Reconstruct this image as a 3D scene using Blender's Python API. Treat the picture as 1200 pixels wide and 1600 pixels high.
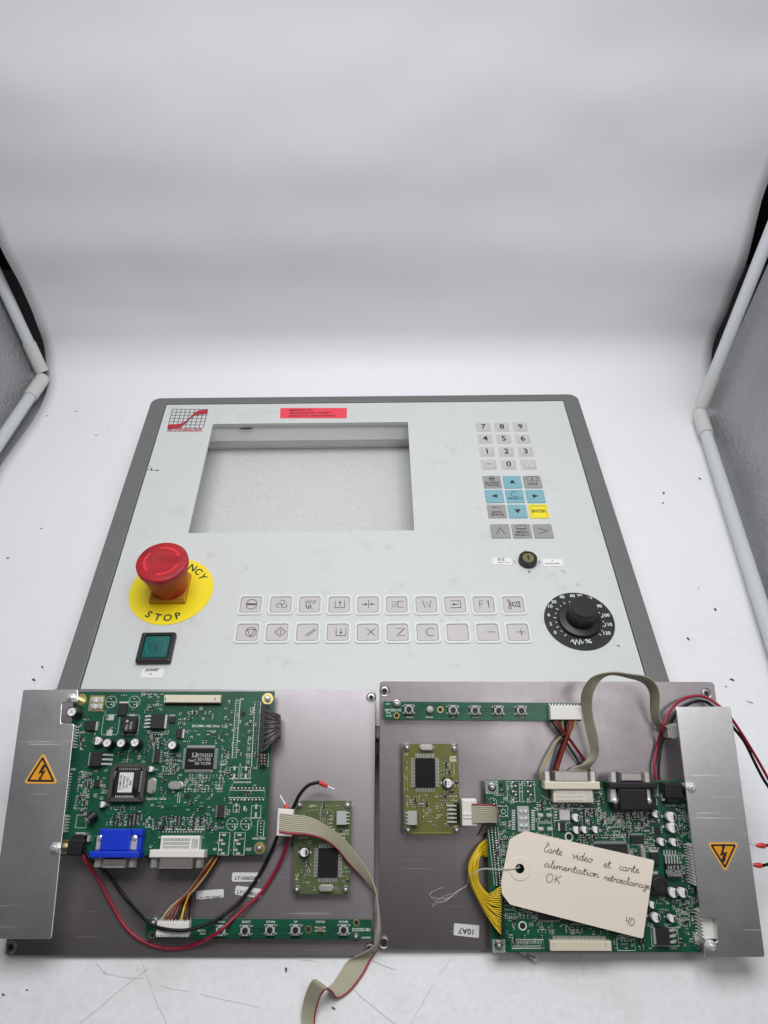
import bpy, math, random
from math import sin, cos, pi, radians, atan2, hypot
from mathutils import Vector, Matrix
random.seed(7)
for o in list(bpy.data.objects): bpy.data.objects.remove(o)
S = bpy.context.scene; COL = S.collection
# ------------------------------------------------------------------ camera
FPX = 1140.0; PITCH = radians(46.42); YAW = radians(.9007); CAMH = .5195
cF = Vector((sin(YAW)*cos(PITCH), cos(YAW)*cos(PITCH), -sin(PITCH))); cR = Vector((cos(YAW), -sin(YAW), 0)); cU = cR.cross(cF)
CAM = Vector((0, 0, CAMH))
cd = bpy.data.cameras.new('camera'); cam = bpy.data.objects.new('camera', cd); COL.objects.link(cam)
cd.sensor_fit = 'VERTICAL'; cd.sensor_height = 36; cd.lens = 36*FPX/1600; cd.clip_start = .01; cd.clip_end = 50
m = Matrix((cR, cU, -cF)).transposed().to_4x4(); m.translation = CAM; cam.matrix_world = m
S.camera = cam
# ------------------------------------------------------------------ world and lamps (a light tent: LED bars under its roof)
w = bpy.data.worlds.new('World'); S.world = w; w.use_nodes = True
bg = w.node_tree.nodes['Background']; bg.inputs[0].default_value = (.92, .86, .90, 1); bg.inputs[1].default_value = .05
def area(name, loc, target, sx, sy, power, col):
    d = bpy.data.lights.new(name, 'AREA'); d.shape = 'RECTANGLE'; d.size = sx; d.size_y = sy; d.energy = power; d.color = col
    o = bpy.data.objects.new(name, d); COL.objects.link(o); o.location = loc
    o.rotation_euler = (Vector(target)-Vector(loc)).to_track_quat('-Z', 'Y').to_euler(); return o
area('tent_roof_light', (0, .41, .86), (0, .40, 0), .62, .46, 6.1, (.985, .985, 1))
area('tent_front_light', (.34, -.06, .86), (.08, .25, 0), .36, .14, 1.0, (1, .98, .96))
S.view_settings.view_transform = 'Standard'; S.view_settings.look = 'None'; S.view_settings.exposure = 0; S.view_settings.gamma = 1
S.render.resolution_x = 768; S.render.resolution_y = 1024
S.cycles.max_bounces = 8; S.cycles.use_denoising = True

# ------------------------------------------------------------------ helpers
def ray(u, v): return cF*FPX+cR*(u-600)-cU*(v-800)
def hit(u, v, p0, n):
    r = ray(u, v); return CAM+r*((Vector(p0)-CAM).dot(n)/r.dot(n))
class Fr:
    def __init__(s, O, ex=(1, 0, 0), ey=(0, 1, 0)):
        s.O = Vector(O); s.ex = Vector(ex); s.ey = Vector(ey); s.ez = s.ex.cross(s.ey)
    def P(s, u, v, h=0):
        q = hit(u, v, s.O+s.ez*h, s.ez)-s.O; return Vector((q.dot(s.ex), q.dot(s.ey), h))
    def px(s, u, v, h=0): q = s.P(u, v, h); return (q.x, q.y)
    def mat(s):
        m = Matrix((s.ex, s.ey, s.ez)).transposed().to_4x4(); m.translation = s.O; return m
    def rise(s, b, t):       # height of the point seen at t that stands straight above the point seen at b
        bx, by = s.px(*b); best = (9, 0)
        for i in range(0, 140):
            x, y = s.px(*t, i*.0005); best = min(best, (hypot(x-bx, y-by), i*.0005))
        return best[1]
def inset(p, d):
    n = len(p); out = []
    for i in range(n):
        a, b, c = Vector(p[i-1]), Vector(p[i]), Vector(p[(i+1) % n])
        e1 = (b-a).normalized(); e2 = (c-b).normalized()
        n1 = Vector((-e1.y, e1.x)); n2 = Vector((-e2.y, e2.x)); k = n1+n2
        k = k/max(.3, k.dot(n1)) if k.length > 1e-6 else n1
        out.append((b.x+k.x*d, b.y+k.y*d))
    return out
def rrect(cx, cy, w, h, r=0, n=4, ang=0):
    pts = []
    if r <= 0: pts = [(-w/2, -h/2), (w/2, -h/2), (w/2, h/2), (-w/2, h/2)]
    else:
        for (sx, sy, a0) in ((1, -1, -pi/2), (1, 1, 0), (-1, 1, pi/2), (-1, -1, pi)):
            for i in range(n+1):
                a = a0+pi/2*i/n; pts.append((sx*(w/2-r)+r*cos(a), sy*(h/2-r)+r*sin(a)))
    c, s = cos(ang), sin(ang)
    return [(cx+x*c-y*s, cy+x*s+y*c) for x, y in pts]
def roundpoly(p, r, n=4):
    out = []; N = len(p)
    for i in range(N):
        a, b, c = Vector(p[i-1]), Vector(p[i]), Vector(p[(i+1) % N])
        u = (a-b); v = (c-b); k = min(r, u.length*.45, v.length*.45); s = b+u.normalized()*k; e = b+v.normalized()*k
        for j in range(n+1):
            t = j/n; q = s*(1-t)**2+b*2*t*(1-t)+e*t*t; out.append((q.x, q.y))
    return out
def circ(cx, cy, r, n=24, a0=0): return [(cx+r*cos(a0+2*pi*i/n), cy+r*sin(a0+2*pi*i/n)) for i in range(n)]
def smooth(pts, k=6):
    P = [Vector(p) for p in pts]; P = [P[0]*2-P[1]]+P+[P[-1]*2-P[-2]]; out = []
    for i in range(1, len(P)-2):
        a, b, c, d = P[i-1:i+3]
        for j in range(k):
            t = j/k; out.append(.5*((2*b)+(c-a)*t+(2*a-5*b+4*c-d)*t*t+(3*b-a-3*c+d)*t**3))
    out.append(P[-2]); return out
_tx = {}
def text_geo(s):
    if s in _tx: return _tx[s]
    cu = bpy.data.curves.new('t', 'FONT'); cu.body = s; cu.size = 1; cu.align_x = 'CENTER'; cu.align_y = 'CENTER'; cu.resolution_u = 3; cu.offset = .018
    ob = bpy.data.objects.new('t', cu); COL.objects.link(ob); bpy.context.view_layer.update()
    me = bpy.data.meshes.new_from_object(ob.evaluated_get(bpy.context.evaluated_depsgraph_get()))
    vs = [v.co.xy.copy() for v in me.vertices]; fs = [tuple(p.vertices) for p in me.polygons]
    bpy.data.objects.remove(ob); bpy.data.curves.remove(cu); bpy.data.meshes.remove(me)
    if vs:
        x0 = min(v.x for v in vs); x1 = max(v.x for v in vs); y0 = min(v.y for v in vs); y1 = max(v.y for v in vs)
        vs = [Vector((v.x-(x0+x1)/2, v.y-(y0+y1)/2)) for v in vs]; _tx[s] = (vs, fs, x1-x0, y1-y0)
    else: _tx[s] = ([], [], 1, 1)
    return _tx[s]
class MB:
    def __init__(s): s.v = []; s.f = []; s.mi = []; s.m = 0
    def add(s, vs, fs):
        b = len(s.v); s.v += [tuple(v) for v in vs]
        for f in fs: s.f.append([b+i for i in f]); s.mi.append(s.m)
        return s
    def mat(s, i): s.m = i; return s
    def prism(s, p, z0, z1, ch=0, bottom=False):
        n = len(p); vs = [(x, y, z0) for x, y in p]; fs = []
        if ch: vs += [(x, y, z1-ch) for x, y in p]; q = inset(p, ch); vs += [(x, y, z1) for x, y in q]; L = 3
        else: vs += [(x, y, z1) for x, y in p]; L = 2
        for k in range(L-1):
            for i in range(n): j = (i+1) % n; fs.append((k*n+i, k*n+j, (k+1)*n+j, (k+1)*n+i))
        fs.append([(L-1)*n+i for i in range(n)])
        if bottom: fs.append([n-1-i for i in range(n)])
        return s.add(vs, fs)
    def box(s, x0, y0, z0, x1, y1, z1, ch=0, bottom=True): return s.prism([(x0, y0), (x1, y0), (x1, y1), (x0, y1)], z0, z1, ch, bottom)
    def rbox(s, cx, cy, w, h, z0, z1, ang=0, ch=0): return s.prism(rrect(cx, cy, w, h, ang=ang), z0, z1, ch, True)
    def flat(s, p, z): return s.add([(x, y, z) for x, y in p], [list(range(len(p)))])
    def ring(s, a, b, z0, z1):       # walls + top between two loops of equal count
        n = len(a); vs = [(x, y, z) for z in (z0, z1) for x, y in a]+[(x, y, z) for z in (z0, z1) for x, y in b]; fs = []
        for i in range(n):
            j = (i+1) % n; fs += [(i, j, n+j, n+i), (n+i, n+j, 3*n+j, 3*n+i), (3*n+i, 3*n+j, 2*n+j, 2*n+i), (2*n+i, 2*n+j, j, i)]
        return s.add(vs, fs)
    def flatring(s, a, b, z):
        n = len(a); return s.add([(x, y, z) for x, y in a]+[(x, y, z) for x, y in b], [(i, (i+1) % n, n+(i+1) % n, n+i) for i in range(n)])
    def lathe(s, cx, cy, prof, n=24, cap=True, a0=0):
        vs = []; fs = []
        for r, z in prof: vs += [(x, y, z) for x, y in circ(cx, cy, r, n, a0)]
        for k in range(len(prof)-1):
            for i in range(n): j = (i+1) % n; fs.append((k*n+i, k*n+j, (k+1)*n+j, (k+1)*n+i))
        if cap: k = len(prof)-1; fs.append([k*n+i for i in range(n)])
        return s.add(vs, fs)
    def tube(s, pts, r, n=8):
        pts = [Vector(p) for p in pts]; vs = []; fs = []; up = None; rs = r if hasattr(r, '__len__') else [r]*len(pts)
        for i, p in enumerate(pts):
            t = (pts[min(i+1, len(pts)-1)]-pts[max(i-1, 0)]).normalized()
            if up is None: up = Vector((0, 0, 1)) if abs(t.z) < .9 else Vector((1, 0, 0))
            sd = t.cross(up).normalized(); up = sd.cross(t).normalized()
            vs += [p+(sd*cos(2*pi*k/n)+up*sin(2*pi*k/n))*rs[i] for k in range(n)]
        for i in range(len(pts)-1):
            for k in range(n): j = (k+1) % n; fs.append((i*n+k, (i+1)*n+k, (i+1)*n+j, i*n+j))
        fs += [list(range(n)), [(len(pts)-1)*n+n-1-k for k in range(n)]]
        return s.add(vs, fs)
    def line(s, pts, wd, z, closed=False):
        P = [Vector(p[:2]) for p in pts]; n = len(P); vs = []; fs = []
        for i in range(n):
            a = P[i-1] if (closed or i) else P[i]; b = P[(i+1) % n] if (closed or i < n-1) else P[i]
            d = b-a; d = d.normalized() if d.length > 1e-9 else Vector((1, 0)); k = Vector((-d.y, d.x))*wd/2
            if 0 < i < n-1 or closed:
                e = (P[i]-P[i-1]); e = e.normalized() if e.length > 1e-9 else d; c = max(.5, abs(e.dot(d))); k = k/c
            vs += [(P[i].x+k.x, P[i].y+k.y, z), (P[i].x-k.x, P[i].y-k.y, z)]
        for i in range(n if closed else n-1): j = (i+1) % n; fs.append((2*i+1, 2*j+1, 2*j, 2*i))
        return s.add(vs, fs)
    def text(s, t, cx, cy, h, z, ang=0, wid=None, shear=0):
        vs, fs, W, Hh = text_geo(t); k = h/Hh if Hh > .2 else h; kx = k if wid is None else wid/W; c, sn = cos(ang), sin(ang)
        return s.add([(cx+(v.x*kx+v.y*k*shear)*c-v.y*k*sn, cy+(v.x*kx+v.y*k*shear)*sn+v.y*k*c, z) for v in vs], fs)
    def data(s, name, mats, smooth=False):
        me = bpy.data.meshes.new(name); me.from_pydata(s.v, [], s.f)
        for mt in mats: me.materials.append(mt)
        me.polygons.foreach_set('material_index', s.mi)
        if smooth: me.polygons.foreach_set('use_smooth', [True]*len(s.f))
        me.update(); return me
    def build(s, name, mats, parent=None, smooth=False, bevel=0, auto=None):
        o = bpy.data.objects.new(name, s.data(name, mats if isinstance(mats, (list, tuple)) else [mats], smooth or auto is not None)); COL.objects.link(o); o.parent = parent
        if auto is not None:
            import bmesh
            bm = bmesh.new(); bm.from_mesh(o.data); bmesh.ops.remove_doubles(bm, verts=bm.verts, dist=1e-7)
            for e in bm.edges:
                if len(e.link_faces) == 2 and e.calc_face_angle(0) > auto: e.smooth = False
            bm.to_mesh(o.data); bm.free()
        if bevel:
            b = o.modifiers.new('bevel', 'BEVEL'); b.width = bevel; b.segments = 2; b.limit_method = 'ANGLE'; b.angle_limit = radians(40)
        return o
def inst(me, name, parent, loc, rz=0):
    o = bpy.data.objects.new(name, me); COL.objects.link(o); o.parent = parent; o.location = loc; o.rotation_euler = (0, 0, rz); return o
def tag(o, label=None, cat=None, group=None, kind=None):
    if label: o['label'] = label
    if cat: o['category'] = cat
    if group: o['group'] = group
    if kind: o['kind'] = kind
    return o
def empty(name, fr, label, cat):
    o = bpy.data.objects.new(name, None); COL.objects.link(o); o.matrix_world = fr.mat(); o.empty_display_size = .01; return tag(o, label, cat)

# ------------------------------------------------------------------ materials
class NT:
    def __init__(s, name):
        s.mat = bpy.data.materials.new(name); s.mat.use_nodes = True; s.t = s.mat.node_tree; s.b = s.t.nodes['Principled BSDF']
        s.co = s.t.nodes.new('ShaderNodeTexCoord').outputs['Object']
    def n(s, ty, **kw):
        nd = s.t.nodes.new('ShaderNode'+ty)
        for k, v in kw.items():
            if isinstance(k, str) and hasattr(nd, k) and k not in nd.inputs: setattr(nd, k, v)
        return nd
    def l(s, a, b): s.t.links.new(a, b)
    def math(s, op, a, b=None, c=None):
        nd = s.t.nodes.new('ShaderNodeMath'); nd.operation = op
        for i, x in enumerate((a, b, c)):
            if x is None: continue
            if isinstance(x, (int, float)): nd.inputs[i].default_value = x
            else: s.l(x, nd.inputs[i])
        return nd.outputs[0]
    def noise(s, scale, detail=3, rough=.5, stretch=(1, 1, 1), loc=(0, 0, 0)):
        mp = s.t.nodes.new('ShaderNodeMapping'); mp.inputs['Scale'].default_value = stretch; mp.inputs['Location'].default_value = loc; s.l(s.co, mp.inputs['Vector'])
        nd = s.t.nodes.new('ShaderNodeTexNoise'); nd.inputs['Scale'].default_value = scale; nd.inputs['Detail'].default_value = detail; nd.inputs['Roughness'].default_value = rough
        s.l(mp.outputs[0], nd.inputs['Vector']); return nd.outputs['Fac']
    def ramp(s, fac, p0, p1, c0=(0, 0, 0, 1), c1=(1, 1, 1, 1)):
        nd = s.t.nodes.new('ShaderNodeValToRGB'); e = nd.color_ramp.elements; e[0].position = p0; e[1].position = p1; e[0].color = c0; e[1].color = c1
        s.l(fac, nd.inputs[0]); return nd.outputs[0]
    def mix(s, fac, a, b, mode='MIX'):
        nd = s.t.nodes.new('ShaderNodeMix'); nd.data_type = 'RGBA'; nd.blend_type = mode
        for k, x in ((0, fac), (6, a), (7, b)):
            if isinstance(x, (int, float)): nd.inputs[k].default_value = x
            elif isinstance(x, tuple): nd.inputs[k].default_value = x if len(x) == 4 else (*x, 1)
            else: s.l(x, nd.inputs[k])
        return nd.outputs[2]
    def bump(s, h, strength, dist=.001):
        nd = s.t.nodes.new('ShaderNodeBump'); nd.inputs['Strength'].default_value = strength; nd.inputs['Distance'].default_value = dist
        s.l(h, nd.inputs['Height']); s.l(nd.outputs[0], s.b.inputs['Normal'])
    def set(s, col=None, rough=None, metal=None, spec=None):
        for k, x in (('Base Color', col), ('Roughness', rough), ('Metallic', metal), ('Specular IOR Level', spec)):
            if x is None: continue
            if isinstance(x, (int, float)): s.b.inputs[k].default_value = x
            elif isinstance(x, tuple): s.b.inputs[k].default_value = (*x[:3], 1)
            else: s.l(x, s.b.inputs[k])
        return s
def srgb(r, g, b):
    f = lambda c: (c/255/12.92) if c/255 <= .04045 else ((c/255+.055)/1.055)**2.4
    return (f(r), f(g), f(b))
def plain(name, col, rough=.5, metal=0, var=.12, scale=400, bump=0, spec=.5):
    t = NT(name); f = t.noise(scale, 4, .6); lo = tuple(c*(1-var) for c in col); hi = tuple(min(1, c*(1+var)) for c in col)
    t.set(t.mix(f, lo, hi), None, metal, spec); t.set(rough=t.math('MULTIPLY_ADD', t.noise(scale*.37, 3), .24*rough, rough*.88))
    if bump: t.bump(t.noise(scale*2, 4), bump, .0004)
    return t.mat
M = {}
def mk(key, *a, **k): M[key] = plain(key, *a, **k)
mk('grey_frame', srgb(104, 107, 104), .5, var=.07, scale=60)
mk('black_plastic', (.012, .012, .014), .42, var=.3)
mk('chip_black', (.016, .016, .018), .5, var=.25, scale=900)
mk('chip_dark', (.007, .007, .010), .5, var=.2, scale=900, spec=.25)
mk('tin', (.74, .74, .73), .36, .55, var=.15, scale=1500)
mk('solder', (.80, .80, .80), .30, .6, var=.15, scale=1500)
mk('nickel', (.68, .66, .63), .32, .75, var=.12)
mk('shell_metal', (.50, .48, .46), .38, 1, var=.15)
mk('gold', (.70, .55, .24), .35, 1, var=.12)
mk('can_top', (.93, .93, .93), .38, .12, var=.08, scale=1500)
mk('white_plastic', srgb(232, 230, 224), .45, var=.04)
mk('beige_plastic', srgb(222, 214, 192), .5, var=.05)
mk('grey_plastic', srgb(168, 166, 158), .5, var=.06)
mk('label_grey', srgb(176, 180, 178), .5, var=.05)
mk('socket_brown', srgb(74, 68, 64), .5, var=.12)
mk('blue_plastic', srgb(16, 58, 205), .38, var=.06)
mk('vga_black', (.008, .008, .012), .35, var=.2)
mk('tan_part', srgb(140, 120, 95), .5, var=.2)
mk('silk', (.72, .78, .72), .6, var=.1)
mk('silk_olive', (.55, .60, .42), .6, var=.1)
mk('ink', (.015, .015, .018), .6, var=.1)
mk('pen', (.012, .011, .016), .6, var=.2)
mk('white_sticker', srgb(228, 228, 228), .45, var=.04)
mk('yellow_sticker', srgb(238, 216, 16), .5, var=.05, scale=60)
mk('orange_sticker', srgb(236, 160, 22), .45, var=.05, scale=120)
mk('orange_edge', srgb(240, 176, 70), .45, var=.05, scale=120)
mk('red_sticker', srgb(232, 66, 84), .5, var=.04)
mk('logo_red', srgb(176, 34, 52), .5, var=.06)
mk('logo_grid', srgb(70, 62, 66), .5, var=.06)
mk('key_pink', srgb(192, 189, 187), .42, var=.04, scale=250)
mk('key_edge', srgb(214, 217, 216), .4, var=.04, scale=250)
mk('key_grey', srgb(150, 150, 148), .45, var=.05, scale=200)
mk('key_teal', srgb(122, 170, 180), .45, var=.05, scale=200)
mk('key_yellow', srgb(232, 218, 44), .42, var=.05, scale=200)
mk('wire_black', (.006, .006, .007), .5, var=.2, spec=.3)
mk('wire_red', srgb(150, 20, 48), .4, var=.1)
mk('wire_darkred', srgb(110, 26, 26), .42, var=.1)
mk('wire_brown', srgb(142, 66, 36), .42, var=.1)
mk('wire_yellow', srgb(220, 188, 36), .42, var=.08)
mk('wire_beige', srgb(176, 160, 104), .45, var=.08)
mk('wire_grey', srgb(96, 94, 94), .42, var=.1)
mk('wire_dark_grey', srgb(62, 60, 62), .42)
mk('ribbon_grey', srgb(172, 168, 146), .5, var=.05, scale=150)
mk('ferrule_red', srgb(206, 58, 46), .4, var=.1)
mk('tube_white', srgb(196, 199, 203), .38, var=.04, scale=30)
mk('fitting_white', srgb(196, 196, 194), .42, var=.06, scale=30)
mk('string', srgb(190, 186, 178), .7, var=.1)
mk('brass', (.24, .22, .11), .42, 1, var=.2)
mk('knob_black', (.013, .013, .015), .36, var=.2, scale=500)
mk('scale_black', (.010, .011, .014), .5, var=.2, scale=300)
mk('estop_base', srgb(196, 140, 34), .5, var=.1, scale=80)
mk('rim_metal', (.90, .91, .90), .5, 0, var=.04, scale=40)
mk('nut_steel', (.34, .33, .32), .35, 1, var=.15)
mk('hole_dark', (.012, .012, .012), .7)
def worn_red():
    t = NT('estop_red'); f = t.noise(90, 5, .6); g = t.ramp(t.noise(60, 4, .6, loc=(3, 1, 0)), .50, .64)
    t.set(t.mix(t.math('MULTIPLY', g, .55), t.mix(f, srgb(158, 16, 28), srgb(182, 22, 34)), srgb(90, 16, 26)), .42); return t.mat
M['estop_red'] = worn_red(); mk('estop_light', srgb(214, 40, 52), .45, var=.06, scale=90)
def pcb(key, c0, c1, rough=.34):
    t = NT(key); f = t.ramp(t.noise(70, 4, .6), .4, .6); g = t.noise(700, 2)
    t.set(t.mix(t.math('MULTIPLY', g, .35), t.mix(f, c0, c1), tuple(c*.55 for c in c0)), rough); M[key] = t.mat
pcb('pcb_green', (.006, .086, .042), (.007, .108, .055)); pcb('trace_green', (.012, .150, .078), (.014, .165, .085))
pcb('trace_dark', (.004, .045, .024), (.004, .055, .028))
pcb('pcb_olive', srgb(104, 108, 52), srgb(114, 117, 58)); pcb('trace_olive', srgb(150, 150, 84), srgb(140, 142, 78))
pcb('pcb_olive_dark', srgb(84, 98, 60), srgb(94, 107, 66))
mk('pcb_edge', srgb(120, 128, 84), .5)
def glass_green():
    t = NT('button_green'); t.set(t.mix(t.noise(120, 4), srgb(8, 78, 76), srgb(18, 104, 97)), .22); t.b.inputs['Coat Weight'].default_value = .5; M['button_green'] = t.mat
glass_green()
def alu(key, base, rough, scratch, brushed=(1, 60, 1), mott=.5):
    t = NT(key); br = t.noise(60, 5, .7, brushed); mo = t.noise(28, 5, .62); sp = t.noise(900, 2)
    sc = t.ramp(t.noise(14, 2, .5, (1, 45, 1), (5, 2, 0)), .66, .69); sc2 = t.ramp(t.noise(9, 3, .5, (30, 1.2, 1), (1, 7, 0)), .69, .715)
    marks = t.math('MULTIPLY', sc, t.ramp(t.noise(18, 2, loc=(9, 4, 2)), .5, .62))
    c = t.mix(t.math('MULTIPLY', t.ramp(mo, .35, .7), mott), base, tuple(x*.62 for x in base)); c = t.mix(t.math('MULTIPLY', t.ramp(sp, .5, .72), .25), c, tuple(x*.5 for x in base))
    c = t.mix(t.math('MULTIPLY', marks, scratch), c, (.95, .95, .95))
    t.set(c, None, 1); t.set(rough=t.math('ADD', t.math('MULTIPLY_ADD', mo, .2, rough-.1), t.math('MULTIPLY', marks, .15)))
    t.bump(t.math('ADD', br, t.math('MULTIPLY', sp, .5)), .12, .0002); M[key] = t.mat
alu('plate_metal', (.42, .39, .41), .39, .06); alu('bracket_metal', (.90, .90, .91), .36, .5, (60, 1, 1))
def faceplate():
    t = NT('face_grey'); base = t.mix(t.noise(9, 3), srgb(199, 203, 201), srgb(205, 208, 206))
    gr = t.math('MULTIPLY', t.ramp(t.noise(38, 6, .68), .58, .76), .40); sm = t.math('MULTIPLY', t.ramp(t.noise(14, 4, .6, (1, 1.6, 1), (4, 0, 0)), .60, .76), .16)
    sp = t.ramp(t.noise(160, 2, loc=(2, 2, 2)), .78, .80)
    c = t.mix(t.math('MAXIMUM', gr, sm), base, srgb(150, 152, 146)); c = t.mix(t.math('MULTIPLY', sp, .55), c, srgb(70, 70, 66)); 
    t.set(c, t.math('MULTIPLY_ADD', t.noise(40, 4), .2, .34)); t.bump(t.noise(1500, 2), .04, .0002); M['face_grey'] = t.mat
for k_, c_ in (('soil_dark', (.04, .04, .042)), ('soil_mid', srgb(172, 171, 169)), ('soil_light', srgb(206, 206, 205)), ('soil_face', srgb(178, 181, 178))): mk(k_, c_, .6, scale=300)
def marks_mesh(name, marks, z, parent, mats=('soil_dark', 'soil_mid', 'soil_light')):
    "hairline scratches and specks of dirt lying on a surface: (x0,y0,x1,y1,half width,strength)"
    a = MB(); rnd = random.Random(3)
    for (x0, y0, x1, y1, hw, st, _) in marks:
        a.mat(0 if st > .58 else 1 if st > .42 else 2); L = hypot(x1-x0, y1-y0)
        if L < .004:
            n = 9; ang = atan2(y1-y0, x1-x0) if L else rnd.random()*3; rr = [hw*rnd.uniform(.6, 1.2) for _ in range(n)]
            a.flat([((x0+x1)/2+(L*.5+rr[i])*cos(2*pi*i/n)*cos(ang)-rr[i]*.7*sin(2*pi*i/n)*sin(ang), (y0+y1)/2+(L*.5+rr[i])*cos(2*pi*i/n)*sin(ang)+rr[i]*.7*sin(2*pi*i/n)*cos(ang)) for i in range(n)], z)
        else:
            a.mat(1 if st > .55 else 2); n = max(4, int(L/.006)); nx, ny = -(y1-y0)/L, (x1-x0)/L; P = []; bow = rnd.uniform(-.03, .03)*L
            for i in range(n+1):
                t = i/n; k = bow*4*t*(1-t)+rnd.uniform(-.0003, .0003); P.append((x0+(x1-x0)*t+nx*k, y0+(y1-y0)*t+ny*k))
            i = 0
            while i < n:
                j = min(n, i+rnd.randint(2, 9)); a.line(P[i:j+1], hw*rnd.uniform(.35, .8), z); i = j+(1 if rnd.random() < .25 else 0)
    return tag(a.build(name, [M[k] for k in mats], parent), kind='stuff')
# ------------------------------------------------------------------ frames of reference
ZP = .045
FT = Fr((0, 0, 0)); FP = Fr((0, 0, ZP))
def plate_frame(x, y, z, a, g):
    return Fr((x, y, z), (cos(g), sin(g)*cos(a), sin(g)*sin(a)), (-sin(g), cos(g)*cos(a), cos(g)*sin(a)))
FL = plate_frame(-.2331, .1159, .0040, radians(20.35), radians(-1.0)); FRR = plate_frame(-.0017, .1152, .0055, radians(27.31), radians(-1.0))
PW, PLN, PT = .2286, .1625, .0015
FACE_MARKS = []
for (a, b, hw, st, c) in [((231, 733), (233, 733), .0008, .9, 0), ((236, 731), (237, 734), .0011, .9, 0), ((239.5, 733.5), (240, 733.5), .0007, .8, 0), ((244, 734), (247, 734), .0011, .9, 0), ((229, 734), (230, 734), .0007, .6, 0), ((234, 727), (234, 728), .0006, .6, 0),
        ((880, 892), (882, 893), .002, .3, 0), ((903, 912), (905, 913), .0016, .3, 0), ((966, 1008), (967, 1008.5), .0010, .6, 0), ((715, 968), (715.4, 968), .0006, .9, 0), ((689, 969), (690, 969), .0010, .3, 0), ((829, 902), (829.4, 902), .0005, .8, 0), ((785, 645), (785.5, 645), .0006, .3, 0), ((702, 645), (703, 646), .001, .3, 0)]:
    FACE_MARKS.append((*FP.px(*a), *FP.px(*b), hw, st, c))
faceplate()
# ------------------------------------------------------------------ the setting: a light tent with a sweep of white vinyl
DK = (.055, .055, .058); MARKS = []
for (a, b, hw, st) in [((220, 1497), (262, 1603), .0005, .8), ((150, 1505), (166, 1521), .0004, .6), ((110, 1500), (112, 1516), .0004, .4), ((232, 1512), (122, 1602), .0007, .35), ((162, 1521), (225, 1529), .0004, .4),
        ((252, 1541), (405, 1574), .0004, .5), ((705, 1497), (640, 1604), .0006, .42), ((552, 1545), (625, 1604), .0009, .5), ((575, 1500), (618, 1516), .0004, .6), ((468, 1499), (500, 1503), .0004, .5),
        ((158, 1521), (150, 1560), .0004, .3), 
        ((1168, 1096), (1176, 1099), .0006, .7), 
        ((447, 1514), (447, 1517), .0012, .95), ((520, 1575), (522, 1576), .0010, .6), ((5, 1554), (6, 1555), .0009, .8), ((42, 1547), (43, 1547), .0006, .6), ((52, 1062), (54, 1063), .0014, .95), ((66, 1042), (67, 1043), .001, .9), ((64, 826), (65, 826), .001, .85),
        ((12, 872), (13, 872), .0012, .95), ((73, 650), (74, 650), .0013, .8), ((91, 640), (92, 640), .0012, .7), ((118, 643), (119, 643), .0016, .9), ((150, 680), (151, 680), .0012, .7), ((170, 672), (171, 672), .001, .5), ((134, 678), (134, 678), .001, .4), ((191, 657), (192, 657), .0012, .4),
        ((1037, 770), (1037, 771), .0016, .75), ((1036, 786), (1036, 786), .0013, .6), ((1093, 748), (1094, 748.5), .0016, .6), ((1117, 952), (1118, 953), .0018, .95), ((1075, 998), (1076, 999), .0014, .9), ((1143, 1062), (1145, 1063), .0016, .95), ((1134, 1073), (1134, 1073), .001, .7), ((1092, 918), (1090, 922), .0007, .5)]:
    MARKS.append((*FT.px(*a), *FT.px(*b), hw, st, DK))
def vinyl():
    t = NT('white_vinyl'); c = t.mix(t.noise(5, 3), srgb(228, 229, 232), srgb(234, 235, 237))
    fine = t.ramp(t.noise(230, 5, .7), .42, .78); dirt = t.ramp(t.noise(16, 5, .65), .52, .8)
    sep = t.t.nodes.new('ShaderNodeSeparateXYZ'); t.l(t.co, sep.inputs[0]); used = t.ramp(t.math('SUBTRACT', .60, sep.outputs[1]), .10, .5)     # scuffed where work is laid down, clean at the back
    c = t.mix(t.math('MULTIPLY', t.math('MULTIPLY', fine, used), .22), c, srgb(165, 164, 160)); c = t.mix(t.math('MULTIPLY', t.math('MULTIPLY', dirt, t.math('ADD', used, .15)), .24), c, srgb(172, 170, 164))
    sc = t.ramp(t.noise(13, 3, .6, (14, 1, 1), (2, 5, 0)), .70, .715); sc2 = t.ramp(t.noise(11, 3, .6, (1, 16, 1), (6, 1, 0)), .70, .712)
    c = t.mix(t.math('MULTIPLY', t.math('MULTIPLY', sc, used), .16), c, srgb(130, 130, 130))
    t.set(c, t.math('MULTIPLY_ADD', t.noise(60, 3), .2, .42), spec=.35); t.bump(t.noise(260, 4, .6), .06, .0006); M['white_vinyl'] = t.mat
vinyl()
def silver():
    t = NT('silver_cloth'); v = t.t.nodes.new('ShaderNodeTexVoronoi'); v.inputs['Scale'].default_value = 260; t.l(t.co, v.inputs['Vector'])
    big = t.noise(7, 4, .6); t.set(t.mix(big, srgb(132, 134, 137), srgb(190, 191, 193)), .42, .55)
    t.bump(t.math('ADD', t.math('MULTIPLY', v.outputs['Distance'], .8), t.noise(420, 4)), .42, .0016); M['silver_cloth'] = t.mat
silver()
mk('black_cloth', (.012, .012, .013), .8, scale=200)
def hy(u, v, y): r = ray(u, v); return CAM+r*(y/r.y)
YB = .738; RB = .050; YF = YB-RB; LEAN = -.05; LN = Vector((0, 1, -LEAN))
def lerp_tab(tab, t):
    for (a, x), (b, y) in zip(tab, tab[1:]):
        if t <= b: return x+(y-x)*max(0, min(1, (t-a)/(b-a)))
    return tab[-1][1]
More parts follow.
